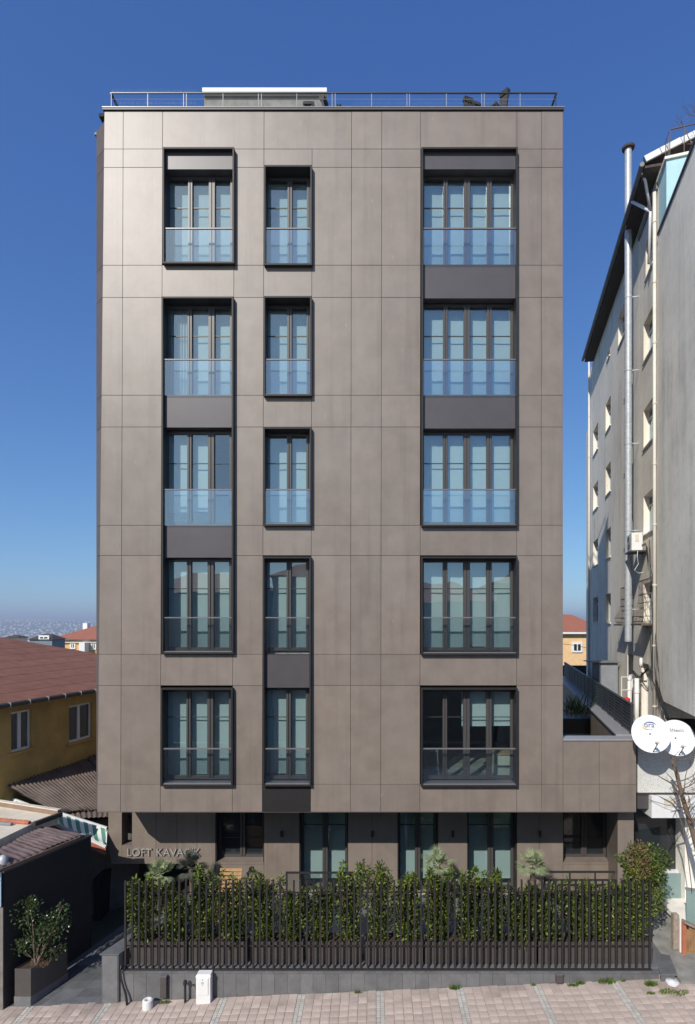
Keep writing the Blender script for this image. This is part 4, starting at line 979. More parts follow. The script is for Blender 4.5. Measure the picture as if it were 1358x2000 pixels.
ov = -.45; c1, c2, c3, c4 = hp(Y0-.5,ov,ze), hp(Y1+.5,ov,ze), hp(Y1+.5,dep+.45,ze), hp(Y0-.5,dep+.45,ze)
r1, r2 = hp(21.9,dep/2,E-.66), hp(23.2,dep/2,E-.6)
rf = MB()
def course(a, b, c, d, n_):     # strips of shingle, each lip proud of the one below
    for k in range(n_):
        u0, u1 = k/n_, (k+1)/n_
        p, q, r_, s_ = a.lerp(d,u0), b.lerp(c,u0), b.lerp(c,u1), a.lerp(d,u1)
        l = V((0,0,.007)); rf.add([p+l,q+l,r_,s_,p-V((0,0,.01)),q-V((0,0,.01))],[(0,1,2,3),(4,5,1,0)])
course(c1,c2,r2,r1,9); course(c2,c3,r2,r2+V((.001,0,0)),14); course(c3,c4,r1,r2,14); course(c4,c1,r1,r1+V((.001,0,0)),14)
R_ = rf.build('roof', M['shingle'], YH)
ev = MB(); ev.prism([c1-V((0,0,.03)),c2-V((0,0,.03)),c3-V((0,0,.03)),c4-V((0,0,.03))],(0,0,-.04)); ev.build('eave', M['eave'], YH)
gu = MB(); g0, g1 = hp(Y0-.5,ov-.07,ze-.06), hp(Y1+.5,ov-.07,ze-.06); gu.tube([g0,g1],.07,8); gu.build('gutter', M['dkcoping'], R_)
for k in range(16): p = g0.lerp(g1,(k+.5)/16); MB().box(p.x-.02,p.x+.085,p.y-.015,p.y+.015,p.z-.08,p.z+.085).build('gutter_bracket', M['gutter'], R_)

# far houses at the left
def farhouse(name, label, x0, x1, y0, y1, zt, m, roofm, rise, band=None, wins=(), ov=.6, zb=-14, balc=None):
    t_ = thing(name, label, 'house', ((x0+x1)/2,(y0+y1)/2,zb))
    MB().box(x0,x1,y0,y1,zb,zt).build('wall', m, t_)
    if band: MB().box(x0-.25,x1+.25,y0-.25,y1+.25,zt-band,zt-.001).build('cornice', M['cream'], t_)
    xm, ym = (x0+x1)/2, (y0+y1)/2; h = min(x1-x0,y1-y0)*.32; a = ov
    base = [(x0-a,y0-a,zt),(x1+a,y0-a,zt),(x1+a,y1+a,zt),(x0-a,y1+a,zt)]; rg = [(x0+h,ym,zt+rise),(x1-h,ym,zt+rise)]
    R_ = MB().add(base+rg,[(0,1,5,4),(1,2,5),(2,3,4,5),(3,0,4),(3,2,1,0)]).build('roof', roofm, t_)
    if rise > 1: MB().box(xm-3.0,xm-2.4,ym-.4,ym+.4,zt+rise*.4,zt+rise+.35).build('chimney', M['white'], R_)
    for (a, b, c, d) in wins:
        W = MB().box(a-.18,b+.18,y0-.12,y0-.0005,c-.18,d+.18).build('window', M['white'], t_); MB().box(a,b,y0-.14,y0-.121,c,d).build('pane', M['dpane'], W)
        MB().box((a+b)/2-.05,(a+b)/2+.05,y0-.16,y0-.141,c,d).build('mullion', M['white'], W)
    if balc:
        a, b, c = balc; MB().box(a,b,y0-1.3,y0-.001,c,c+1.1).build('balcony', M['white'], t_)
    return t_
Yh = 70.0
def fw(px0,px1,py0,py1,Y): return (XW(px0,Y),XW(px1,Y),ZW(py1,Y),ZW(py0,Y))
farhouse('orange_house','orange house with red tile hip roof beyond the brown roof at left',XW(104,Yh),XW(215,Yh),Yh,Yh+13,ZW(1249,Yh),M['orange'],M['farroof'],1.7,.45 if False else .42,
   [fw(117.5,121.5,1258,1264,Yh),fw(140.5,145.5,1258,1264.5,Yh),fw(158.5,161.5,1258,1264,Yh),fw(181,186,1258,1266,Yh)], balc=(XW(165,Yh),XW(176,Yh),ZW(1272,Yh)))
Yh = 62.0
farhouse('grey_house','blue grey house with low dark roof left of the orange house',XW(58,Yh),XW(102,Yh),Yh,Yh+2.6,ZW(1249,Yh),M['blueg'],M['eave'],.6,None,[fw(80,94,1244,1247,Yh)],ov=.2)
farhouse('white_house','small pale house with dark roof at the crest of the brown roof',XW(10,Yh+6),XW(34,Yh+6),Yh+6,Yh+8,ZW(1246,Yh+6),M['white'],M['eave'],.35,None,[],ov=.3)

# ------------------------------------------------------------------ right neighbour
X0n, SN = 4.986, .23
def an(Y, off=0): return X0n+SN*Y+off              # side wall line, off is to the right
def ay(px): return X0n/((px-CX)/F-SN)
nn = V((1,-SN,0)).normalized(); 
def ap(Y, off, z): p = V((an(Y),Y,0))+nn*off; return V((p.x,p.y,z))
NB = thing('plaster_building', 'old plaster apartment house at the right with weathered side wall and tiled roof', 'building', (14,24,0))
YA, YZ = 18.0, 32.3; rows = [(E+1.42,1.37),(E+4.5,1.37),(E+7.55,1.37),(E+10.6,1.37)]
colsY = [(29.6,31.2),(26.1,27.4),(21.7,23.1),(18.65,20.0)]
zeave = E+14.6
ops = []
for ci, (a, b) in enumerate(colsY):
    for ri, (zt_, h) in enumerate(rows): ops.append((a,b,zt_-h,zt_))
ops += [(22.7,24.4,E+11.9,E+13.2),(18.7,19.7,E+12.0,E+13.25),(26.3,27.0,E+12.55,E+12.95)]
ops += [(19.3,20.3,E-3.6,E-1.4),(21.6,22.6,E-3.6,E-1.2)]
zz_ = sorted({-1.0, zeave-.1}|{z for o in ops for z in o[2:]}); yy_ = sorted({YA,YZ}|{y for o in ops for y in o[:2]})
wa = MB()
for i in range(len(yy_)-1):
    run = None
    for j in range(len(zz_)-1):
        ym, zm = (yy_[i]+yy_[i+1])/2, (zz_[j]+zz_[j+1])/2
        hole = any(o[0] < ym < o[1] and o[2] < zm < o[3] for o in ops)
        if not hole and run is None: run = zz_[j]
        if run is not None and (hole or j == len(zz_)-2):
            top = zz_[j] if hole else zz_[j+1]
            a, b = yy_[i], yy_[i+1]
            wa.hexa([ap(a,0,run),ap(b,0,run),ap(b,.3,run),ap(a,.3,run)],[ap(a,0,top),ap(b,0,top),ap(b,.3,top),ap(a,.3,top)]); run = None
wa.hexa([ap(YZ-.3,.3,-1),ap(YZ,.3,-1),ap(YZ,9,-1),ap(YZ-.3,9,-1)],[ap(YZ-.3,.3,zeave),ap(YZ,.3,zeave),ap(YZ,9,zeave),ap(YZ-.3,9,zeave)])
wa.hexa([ap(YA,.3,E-3),ap(YA+.3,.3,E-3),ap(YA+.3,9,E-3),ap(YA,9,E-3)],[ap(YA,.3,E+13.9),ap(YA+.3,.3,E+13.9),ap(YA+.3,9,E+13.9),ap(YA,9,E+13.9)])
wa.hexa([ap(YA+.4,2.2,-1),ap(YZ-.4,2.2,-1),ap(YZ-.4,2.3,-1),ap(YA+.4,2.2,-1)],[ap(YA+.4,2.2,zeave),ap(YZ-.4,2.2,zeave),ap(YZ-.4,2.3,zeave),ap(YA+.4,2.3,zeave)])
wa.build('side_wall', M['plaster'], NB)
for k, (a, b, z0_, z1_) in enumerate(ops):
    f = MB(); o0, o1 = .17, .23
    def fb2(Ya,Yb,za,zb): f.hexa([ap(Ya,o0,za),ap(Yb,o0,za),ap(Yb,o1,za),ap(Ya,o1,za)],[ap(Ya,o0,zb),ap(Yb,o0,zb),ap(Yb,o1,zb),ap(Ya,o1,zb)])
    m_ = (a+b)/2; t_ = .07; zc_ = z1_-.38 if z1_-z0_ > 1 else z1_-.12
    fb2(a,a+t_,z0_,z1_); fb2(b-t_,b,z0_,z1_); fb2(a+t_,b-t_,z0_,z0_+t_); fb2(a+t_,b-t_,z1_-t_,z1_); fb2(m_-.04,m_+.04,z0_+t_,z1_-t_); fb2(a+t_,m_-.04,zc_,zc_+.06); fb2(m_+.04,b-t_,zc_,zc_+.06)
    W = f.build('window', M['pvc'], NB)
    for q0, q1 in ((a+t_,m_-.04),(m_+.04,b-t_)):
        MB().hexa([ap(q0,.195,z0_+t_),ap(q1,.195,z0_+t_),ap(q1,.203,z0_+t_),ap(q0,.203,z0_+t_)],[ap(q0,.195,z1_-t_),ap(q1,.195,z1_-t_),ap(q1,.203,z1_-t_),ap(q0,.203,z1_-t_)]).build('pane', M['gpane'], W)
    MB().hexa([ap(a-.06,-.05,z0_-.05),ap(b+.06,-.05,z0_-.05),ap(b+.06,.16,z0_-.05),ap(a-.06,.16,z0_-.05)],[ap(a-.06,-.05,z0_-.002),ap(b+.06,-.05,z0_-.002),ap(b+.06,.16,z0_-.002),ap(a-.06,.16,z0_-.002)]).build('sill', M['plaster2'], W)
# front flank wall, flush extension towards the street with black-topped edge
zB = E+12.4; YBf = 14.25; o_ = -.03
MB().hexa([ap(YBf,o_,E-2.4),ap(YA-.002,o_,E-2.4),ap(YA-.002,.3,E-2.4),ap(YBf,.3,E-2.4)],[ap(YBf,o_,zB),ap(YA-.002,o_,zB),ap(YA-.002,.3,zB),ap(YBf,.3,zB)]).build('flank_wall', M['plaster2'], NB)
MB().hexa([ap(YBf,o_-.04,zB+.001),ap(YA,o_-.04,zB+.001),ap(YA,.34,zB+.001),ap(YBf,.34,zB+.001)],[ap(YBf,o_-.04,zB+.09),ap(YA,o_-.04,zB+.09),ap(YA,.34,zB+.09),ap(YBf,.34,zB+.09)]).build('coping', M['dkcoping'], NB)
MB().hexa([ap(YBf,.3,E-2.4),ap(YBf+.3,.3,E-2.4),ap(YBf+.3,9,E-2.4),ap(YBf,9,E-2.4)],[ap(YBf,.3,zB),ap(YBf+.3,.3,zB),ap(YBf+.3,9,zB),ap(YBf,9,zB)]).build('front_wall', M['plaster2'], NB)
MB().hexa([ap(YBf,.3,E-2.399),ap(YA,.3,E-2.399),ap(YA,9,E-2.399),ap(YBf,9,E-2.399)],[ap(YBf,.3,E-2.2),ap(YA,.3,E-2.2),ap(YA,9,E-2.2),ap(YBf,9,E-2.2)]).build('overhang_floor', M['plaster2'], NB)
# attic terrace: light blue parapet
zp = E+14.15
MB().hexa([ap(17.2,.0,zB),ap(18.02,.0,zB),ap(18.02,6,zB),ap(17.2,6,zB)],[ap(17.2,.0,zp),ap(18.02,.0,zp),ap(18.02,6,zp+.35),ap(17.2,6,zp+.35)]).build('terrace_parapet', M['lblue'], NB)
MB().hexa([ap(17.14,-.06,zp+.001),ap(18.08,-.06,zp+.001),ap(18.08,6,zp+.351),ap(17.14,6,zp+.351)],[ap(17.14,-.06,zp+.08),ap(18.08,-.06,zp+.08),ap(18.08,6,zp+.43),ap(17.14,6,zp+.43)]).build('parapet_coping', M['plaster2'], NB)
MB().hexa([ap(18.1,-.06,zp-.16),ap(20.6,-.06,zp-.16),ap(20.6,.12,zp-.16),ap(18.1,.12,zp-.16)],[ap(18.1,-.06,zp+.02),ap(20.6,-.06,zp+.02),ap(20.6,.12,zp+.02),ap(18.1,.12,zp+.02)]).build('parapet_coping', M['gutter'], NB)
MB().hexa([ap(18.6,.28,zp-.1),ap(20.4,.28,zp-.1),ap(20.4,.3,zp-.1),ap(18.6,.3,zp-.1)],[ap(18.6,.28,zeave-.02),ap(20.4,.28,zeave-.02),ap(20.4,.3,zeave-.02),ap(18.6,.3,zeave-.02)]).build('attic_wall', M['lblue'], NB)
# roof with tiles, verge, gutter, soffit
rs_ = .36; za_ = zeave
def rp_(Y, off, lift=0): off = max(off,-.48); return ap(Y, off, za_+(off+.62)*rs_+lift)
R_ = MB().hexa([rp_(17.75,-.62),rp_(YZ-1.2,-.62),rp_(YZ-1.2,7),rp_(17.75,7)],[rp_(17.75,-.62,.07),rp_(YZ-1.2,-.62,.07),rp_(YZ-1.2,7,.07),rp_(17.75,7,.07)]).build('roof', M['eave'], NB)
tl = MB()
for k in range(24):
    Y = 17.8+k*.22
    for q in range(9): tl.tube([rp_(Y,-.6+q*.5,.10),rp_(Y,-.08+q*.5,.135)],[.10,.085],6)
tl.build('tiles', M['tile'], R_)['kind'] = 'stuff'
vb = MB()
for q in range(9): vb.bar(rp_(17.72,-.62+q*.6,.05+.012*(q%2)),rp_(17.72,-.04+q*.6,.06+.012*(q%2)),.06,.19)
vb.build('verge_board', M['white'], R_)
MB().tube([ap(17.8,-.55,za_+.02),ap(YZ-1.15,-.55,za_+.02)],.075,8).build('gutter', M['gutter'], R_)
sf = MB().hexa([ap(17.8,-.46,za_-.12),ap(YZ-1.2,-.46,za_-.12),ap(YZ-1.2,.29,za_-.12),ap(17.8,.29,za_-.12)],[ap(17.8,-.46,za_-.04),ap(YZ-1.2,-.46,za_-.04),ap(YZ-1.2,.29,za_-.04),ap(17.8,.29,za_-.04)]).build('soffit', M['eave'], NB)
# rear lower block
MB().hexa([ap(YZ+.01,.1,-1),ap(YZ+2.2,.1,-1),ap(YZ+2.2,7,-1),ap(YZ+.01,7,-1)],[ap(YZ+.01,.1,E+12.1),ap(YZ+2.2,.1,E+11.6),ap(YZ+2.2,7,E+11.6),ap(YZ+.01,7,E+12.1)]).build('rear_wing', M['plaster'], NB)
# downpipes
def pipe(px, y0, y1, r_, m, off=-.09, name='downpipe', joints=5):
    Y = ay(px); a, b = ap(Y,off,ZW(y0,Y)), ap(Y,off,ZW(y1,Y)); t_ = MB().tube([a,b],r_,10).build(name, M[m], NB, smooth=True)
    for k in range(joints):
        z = a.z+(b.z-a.z)*(k+.5)/joints; MB().lathe((a.x,a.y,z),[(r_,0),(r_*1.25,0),(r_*1.25,.05),(r_,.05)],10).build('pipe_collar', M[m], t_)
    return t_
pipe(1284.5,375,1440,.055,'pipe',joints=9); pipe(1154,695,1330,.05,'pipe',joints=8)
a = ap(19.3,-.53,za_-.05); b = ap(18.55,-.12,za_-1.0); c = ap(18.75,-.12,za_-2.6)
MB().tube([a,b,ap(18.6,-.12,za_-1.2),c],.05,8).build('downpipe', M['wpipe'], NB, smooth=True)
MB().tube([ap(18.2,-.5,za_+.1),ap(18.25,-.35,za_-.2),b],.045,8).build('downpipe', M['wpipe'], NB, smooth=True)
t_ = pipe(1241,1330,1440,.075,'wpipe',off=-.2,joints=3); pipe(1259,1325,1440,.08,'wpipe',off=-.25,joints=2)
Y = ay(1241); z = ZW(1330,Y); MB().tube([ap(Y,-.2,z),ap(Y,-.2,z+.06),ap(Y+.3,-.1,z+.14),ap(Y+.6,.1,z+.16)],.078,8).build('pipe_elbow', M['wpipe'], t_, smooth=True)
# flue
FL = thing('flue_pipe', 'tall ribbed galvanised flue pipe with round cap climbing the plaster wall', 'flue', (9.3,19.3,E))
Yfl = 20.7; fc = ap(Yfl,-.36,0); z0f, z1f = ZW(1253,fc.y), ZW(290,fc.y); rfl = .125
prof = []; z = z0f
while z < z1f: prof += [(rfl,z),(rfl*1.02,z+.05),(rfl,z+.1)]; z += .12
MB().lathe((fc.x,fc.y,0), prof+[(rfl,z1f)], 18).build('pipe', M['steel'], FL, smooth=True)
MB().lathe((fc.x,fc.y,z1f-.05),[(.02,.0),(.21,.02),(.225,.09),(.1,.16),(0,.17)],22).build('cap', M['eave'], FL)
for z in (E+.5,E+3.4,E+6.6,E+9.3,E+12): 
    MB().lathe((fc.x,fc.y,z),[(rfl*1.03,0),(rfl*1.1,0),(rfl*1.1,.06),(rfl*1.03,.06)],18).build('clamp', M['steel'], FL)
    MB().bar(ap(Yfl,-.25,z+.03),ap(Yfl,-.002,z+.03),.03,.03).build('bracket', M['steel'], FL)
# air conditioner
Yac = 19.9; AC = thing('air_conditioner', 'white air conditioner unit on a bracket on the plaster wall', 'air conditioner', tuple(ap(Yac,-.3,E+2.5)))
zac0, zac1 = ZW(1077,Yac), ZW(1043,Yac)
def q_(Ya,Yb,o0,o1,z0,z1,nm,m,par,bev=0): return MB().hexa([ap(Ya,o0,z0),ap(Yb,o0,z0),ap(Yb,o1,z0),ap(Ya,o1,z0)],[ap(Ya,o0,z1),ap(Yb,o0,z1),ap(Yb,o1,z1),ap(Ya,o1,z1)]).build(nm, M[m], par, bevel=bev)
q_(Yac-.4,Yac+.4,-.5,-.14,zac0,zac1,'casing','white',AC,.012); q_(Yac-.413,Yac-.401,-.38,-.27,zac1-.3,zac1-.06,'label_plate','cream',AC)
q_(Yac-.42,Yac+.42,-.56,-.001,zac0-.05,zac0-.001,'bracket','dkcoping',AC)
mb = MB(); cfan = ap(Yac+.05,-.505,(zac0+zac1)/2)
for k in range(1,7): mb.tube([cfan+V((SN*math.cos(t*.5236),math.cos(t*.5236),0)).normalized()*0+V((.23*math.cos(t*.5236)*.04*k,.04*k*math.cos(t*.5236),.04*k*math.sin(t*.5236))) for t in range(13)],.006,4)
mb.build('fan_grille', M['gutter'], AC)
cr_ = MB()
for s_ in range(3):
    a = ap(Yac-.38,-.2,zac0+.12+s_*.03); cr_.tube([a, a+V((.12,-.1,.05)), ap(Yac-.75,-.08,zac0+.05-s_*.1), ap(Yac-.7,-.04,zac0-.3-.15*s_)],.012,5)
cr_.build('hose', M['cable'], AC); a = ap(Yac-.4,-.3,zac0+.02)
MB().tube([a,a+V((-.05,-.06,-.25)),a+V((.02,0,-.5)),a+V((-.14,-.05,-.72)),a+V((.02,-.02,-.82)),a+V((.2,0,-.78))],.009,5).build('hose', M['wpipe'], AC)
# window grilles
def grille(a, b, z0, z1, label):
    G = thing('window_grille', label, 'grille', tuple(ap((a+b)/2,-.15,z0)), 'iron window grilles')
    n_ = 8; prof = [(0,z1),(-.14,z1-.03),(-.16,z0+.75),(-.22,z0+.5),(-.36,z0+.28),(-.36,z0+.12),(-.26,z0)]
    for k in range(n_):
        Y = a+(b-a)*k/(n_-1); MB().tube([ap(Y,o,z) for o, z in prof],.007,4).build('bar', M['iron'], G)
    for o, z in ((-.15,z1-.06),(-.155,z0+1.0),(-.17,z0+.72),(-.36,z0+.25),(-.34,z0+.08)):
        MB().tube([ap(a,0,z),ap(a,o,z),ap(b,o,z),ap(b,0,z)],.012,4).build('cross_bar', M['iron'], G)
    q_(a-.05,b+.05,-.4,-.002,z0-.06,z0-.0,'shelf','iron',G)
grille(18.6,20.05,E+.0,E+1.55,'bulging iron window grille right of the flue pipe'); grille(21.65,23.15,E-.02,E+1.5,'bulging iron window grille left of the flue pipe')
# terrace railing and potted bush up there
TR = thing('attic_railing', 'thin dark iron railing on the light blue attic terrace', 'railing', tuple(ap(17.95,2,zp)))
zq = zp+.1
def tt(o, h): return ap(17.22, o, zp+.075+o*.058+h)
MB().tube([ap(18.02,.1,zp+.92),tt(.1,.85),tt(5.5,.85)],.02,6).build('top_rail', M['iron'], TR)
for k in range(14): MB().tube([tt(.1+k*.4,0),tt(.1+k*.4,.85)],.014,5).build('baluster', M['iron'], TR)
for k in range(3): MB().tube([ap(17.4+k*.25,.1,zp+.05),ap(17.4+k*.25,.1,zp+.92)],.014,5).build('baluster', M['iron'], TR)
def branches(mb, p, d, L, r, depth, rn, droop=0, spread=.55, kids=3):
    q = p+d*L*.5+V((rn.uniform(-.1,.1),rn.uniform(-.1,.1),rn.uniform(-.05,.05)))*L; e = p+d*L
    mb.tube([p,q,e],[r,r*.8,r*.6],5 if depth > 1 else 3, caps=False)
    if depth <= 0: return
    for k in range(kids):
        nd = (d+V((rn.gauss(0,spread),rn.gauss(0,spread),rn.gauss(.1,spread)))).normalized()
        branches(mb, p+d*L*rn.uniform(.45,1), nd, L*rn.uniform(.55,.8), r*.6, depth-1, rn, droop, spread, kids)
for nm, o, r_, h, lab in (('left',.35,.13,.14,'small red clay bowl on the attic terrace'),('right',1.0,.2,.3,'pale clay pot holding the bare bush on the attic terrace')):
    c = ap(17.48,o,zp+.0); zl_ = zp+.082+.058*o
    pt_ = thing('flower_pot', lab, 'pot', (c.x,c.y,zl_)); MB().lathe((c.x,c.y,zl_),[(0,0),(r_*.7,0),(r_,h*.85),(r_*1.08,h*.85),(r_*1.08,h),(r_*.9,h),(r_*.88,h-.04),(0,h-.04)],18).build('body', M['tile'] if nm == 'left' else M['pot'], pt_)
    MB().lathe((c.x,c.y,zl_+h-.038),[(0,.0),(r_*.87,0)],14).build('soil', M['soil'], pt_)
MB().hexa([ap(18.03,.12,zp-.1),ap(20,.12,zp-.1),ap(20,6,zp-.1),ap(18.03,6,zp-.1)],[ap(18.03,.12,zp+.11),ap(20,.12,zp+.11),ap(20,6,zp+.28),ap(18.03,6,zp+.28)]).build('terrace_floor', M['concrete'], NB)
rn = random.Random(17); c = ap(17.48,1.0,zp+.4); bb = thing('bare_bush', 'leafless bush growing in the pot on the attic terrace', 'bush', tuple(c)); mb = MB()
for k in range(5): branches(mb, c+V((rn.uniform(-.05,.05),rn.uniform(-.05,.05),-.05)), V((rn.gauss(0,.25),rn.gauss(0,.2),1)).normalized(), .75, .02, 4, rn)
mb.build('branches', M['barkg'], bb)

# ------------------------------------------------------------------ right annex with dishes, shop front below
YX = 15.95
AN = thing('annex_front', 'speckled white parapet over a dark shop window between the two buildings', 'building', (8.6,YX,0))
xl = XW(1246,YX)
MB().box(xl,12,YX,YX+.25,ZW(1548,YX),ZW(1452,YX)).build('parapet', M['terrazzo'], AN)
MB().box(xl-.001,12,YX-.03,YX+.3,ZW(1452,YX)+.001,ZW(1447,YX)).build('parapet_cap', M['plaster2'], AN)
MB().box(xl,12,YX-.012,YX+.3,ZW(1552,YX),ZW(1548,YX)-.001).build('ledge', M['dkcoping'], AN)
MB().box(xl,XW(1268,YX),YX+.02,YX+.6,ZW(1580,YX),ZW(1552,YX)-.001).build('bulkhead', M['spandrel'], AN)
MB().box(XW(1268,YX),12,YX-.15,YX+.9,ZW(1594,YX),ZW(1552,YX)-.002).build('canopy_fascia', M['white'], AN)
MB().box(XW(1292,YX),XW(1340,YX),YX-.156,YX-.1505,ZW(1574,YX),ZW(1556,YX)).build('faded_panel', M['cream'], AN)
MB().box(xl,12,YX+.9,YX+2.2,ZW(1530,YX),ZW(1470,YX)-.5).build('slab', M['concrete'], AN)
MB().box(XW(1233,YX+.7)+.1,12,YX+.9,YX+.95,ZW(1702,YX+.9),ZW(1580,YX)).build('shop_window', M['dpane'], AN)
for px in (1327,1338): MB().box(XW(px,YX+.8),XW(px,YX+.8)+.06,YX+.78,YX+.89,ZW(1706,YX+.8),ZW(1590,YX+.8)).build('window_post', M['pvc'], AN)
MB().box(XW(1290,YX+.8),XW(1340,YX+.8),YX+.76,YX+.89,ZW(1707,YX+.8),ZW(1700,YX+.8)).build('window_sill', M['pvc'], AN)
MB().box(XW(1338,YX+.4),12,YX+.4,YX+.9,-.2,ZW(1594,YX)-.01).build('pier', M['plaster2'], AN)
MB().box(XW(1288,YX+.6),XW(1338,YX+.6),YX+.6,YX+.62,ZW(1757,YX+.6),ZW(1706,YX+.6)).build('frosted_panel', M['frost'], AN)
MB().box(XW(1270,YX+.55),XW(1340,YX+.55),YX+.45,YX+.9,ZW(1786,YX+.5),ZW(1758,YX+.5)).build('stone_ledge', M['plaster2'], AN)
MB().box(XW(1270,YX+.9),XW(1338,YX+.9),YX+.8,YX+.95,gz(8),ZW(1787,YX+.8)).build('lower_wall', M['plaster2'], AN)
MB().box(XW(1287,YX+.7),XW(1317,YX+.7),YX+.77,YX+.799,ZW(1866,YX+.75),ZW(1800,YX+.75)).build('opening', M['dark'], AN)
step = struct(MB().hexa([(7.42,13.6,gz(7.4)-.2),(12,13.6,gz(12)-.2),(12,YX+.9,.1),(7.42,YX+.9,.1)],[(7.42,13.6,gz(7.4)+.07),(12,13.6,gz(12)+.03),(12,YX+.9,gz(12)+.5),(7.42,YX+.9,gz(7.4)+.5)]).build('doorstep', M['concrete']))
# post, pole, wooden door, glass balcony
def upright(name, px0, px1, y0, y1, Y, m, label, cat):
    xa, xb = XW(px0,Y), XW(px1,Y); zb_ = gz(xa)+.05+max(0,(Y-13.6)*.18); o = MB().box(xa,xb,Y,Y+(xb-xa),zb_,ZW(y0,Y)).build(name, M[m], None, bevel=.006); tag(o,label,cat)
upright('timber_post',1316,1327,1787,1905,14.6,'post','weathered grey timber post beside the wooden door','post')
upright('white_pole',1328.5,1332.5,1794,1905,14.5,'wpipe','thin white pole between the timber post and the wooden door','pole')
Yd = 14.45; xa = XW(1333,Yd); zb_ = .45; WD = thing('wooden_door', 'brown panelled wooden door cut by the right edge of the picture', 'door', (xa+.4,Yd,zb_)); zt6 = ZW(1800,Yd)
MB().box(xa,xa+.1,Yd,Yd+.08,zb_,zt6).build('frame', M['tile'], WD); MB().box(xa+.101,xa+1.0,Yd+.03,Yd+.07,zb_,zt6-.1).build('leaf', M['wood'], WD)
for k in range(2): MB().box(xa+.16+k*.4,xa+.5+k*.4,Yd+.015,Yd+.0295,zb_+.15,zt6-.25).build('panel', M['wood'], WD)
MB().hexa([(xa,Yd-.1,zt6),(xa+1.1,Yd-.1,zt6-.5),(xa+1.1,Yd+.1,zt6-.5),(xa,Yd+.1,zt6)],[(xa,Yd-.1,zt6+.05),(xa+1.1,Yd-.1,zt6-.45),(xa+1.1,Yd+.1,zt6-.45),(xa,Yd+.1,zt6+.05)]).build('lintel', M['post'], WD)
MB().box(xa+.12,xa+.15,Yd-.03,Yd+.029,zb_+.75,zb_+.9).build('handle', M['black'], WD)
a = P(1341,1738,14.9); GB = thing('glass_balcony', 'green tinted glass balcony front at the right edge above the wooden door', 'balcony', (a.x+.8,15.2,a.z-1))
MB().hexa([(a.x,14.9,a.z-.95),(a.x+1.6,14.3,a.z-.95),(a.x+1.6,14.32,a.z-.95),(a.x,14.92,a.z-.95)],[(a.x,14.9,a.z),(a.x+1.6,14.3,a.z),(a.x+1.6,14.32,a.z),(a.x,14.92,a.z)]).build('pane', M['frost'], GB)
MB().bar((a.x-.02,14.92,a.z+.03),(a.x+1.6,14.3,a.z+.03),.06,.05).build('top_rail', M['gutter'], GB)
MB().hexa([(a.x,14.88,a.z-1.1),(a.x+1.6,14.28,a.z-1.1),(a.x+1.6,16.4,a.z-1.1),(a.x,16.4,a.z-1.1)],[(a.x,14.88,a.z-.96),(a.x+1.6,14.28,a.z-.96),(a.x+1.6,16.4,a.z-.96),(a.x,16.4,a.z-.96)]).build('slab', M['plaster2'], GB)
# satellite dishes
def dish(px, py, Y, R, label, tilt, lg):
    c = P(px,py,Y); ax = V((-.12,-1,tilt)).normalized(); t_ = thing('satellite_dish', label, 'satellite dish', tuple(c+V((0,.2,-.4))), 'satellite dishes')
    prof = [(.001,-.001)]+[(R*k/10, .16*R*(k/10)**2) for k in range(1,11)]+[(R*1.015,.16*R+.0),(R*1.015,.16*R-.015),(R*.99,.155*R-.02)]+[(R*k/10, .16*R*(k/10)**2-.02) for k in range(9,-1,-1)]
    o = MB().lathe(c-ax*.16*R, prof, 40, ax).build('reflector', M['dish'], t_, smooth=True); o.scale = (1,1,1)
    up = V((0,0,1)); up = (up-ax*up.dot(ax)).normalized(); foc = c+ax*R*.75-up*R*.55
    MB().tube([c-up*R*.95+ax*.01, foc-up*.04],[.014,.012],6).build('feed_arm', M['black'], t_)
    MB().lathe(foc-ax*.02,[(0,.12),(.03,.11),(.032,.06),(.025,0),(.045,-.03),(.045,-.05),(0,-.06)],12,ax).build('feed_horn', M['pipe'], t_, smooth=True)
    MB().tube([c-ax*.16*R-ax*.0, c-ax*.35, c-ax*.38-V((0,0,.3)), V((c.x,YX-.005,c.z-.42))],.025,8).build('mount', M['black'], t_)
    from mathutils import Euler
    rot = (math.pi/2+math.atan2(-ax.z,1)*1.0, 0, -.12)
    base = c-ax*.16*R
    def on(u, v):  # point on dish face
        side = up.cross(-ax).normalized()*-1
        side = V((1,0,0))-ax*ax.x; side.normalize()
        rr = math.hypot(u,v); return base+side*u+up*v+ax*(.16*R*(rr/R)**2+.006)
    if lg == 'ora':
        p = on(-.02*R,.36*R); text('ora','logo_text',M['ink'],t_,tuple(p+ax*.012),.19*R/.5*1.05,.001,rot,'CENTER')
        for mm, a0, a1, dr in (('ink',10,150,1.0),('inky',150,300,1.08)):
            pts = []
            for k in range(15):
                an_ = math.radians(a0+(a1-a0)*k/14); pts.append(on(.0*R+.33*R*math.cos(an_)*dr, .44*R+.19*R*math.sin(an_)*dr))
            MB().tube(pts,[.003+.011*math.sin(math.pi*k/14) for k in range(15)],5).build('logo_swoosh', M[mm], t_)
    else:
        p = on(-.05*R,.36*R); text('Next&NextStar','logo_text',M['inkg'],t_,tuple(p+ax*.015),.26*R,.001,rot,'CENTER')
    for u, v in ((-.2,.02),(.24,.0),(-.12,-.5)): MB().lathe(on(u*R,v*R)-ax*.004,[(.008,0),(.008,.006),(0,.006)],8,ax).build('bolt', M['black'], t_)
dish(1272,1433,15.05,.495,'white satellite dish in front with the ora logo',.32,'ora')
dish(1322,1441,15.35,.48,'white satellite dish behind, half covered by the one in front',.32,'next')
dish(1374,1446,15.2,.47,'satellite dish cut off by the right edge of the picture',.32,'next') if False else None
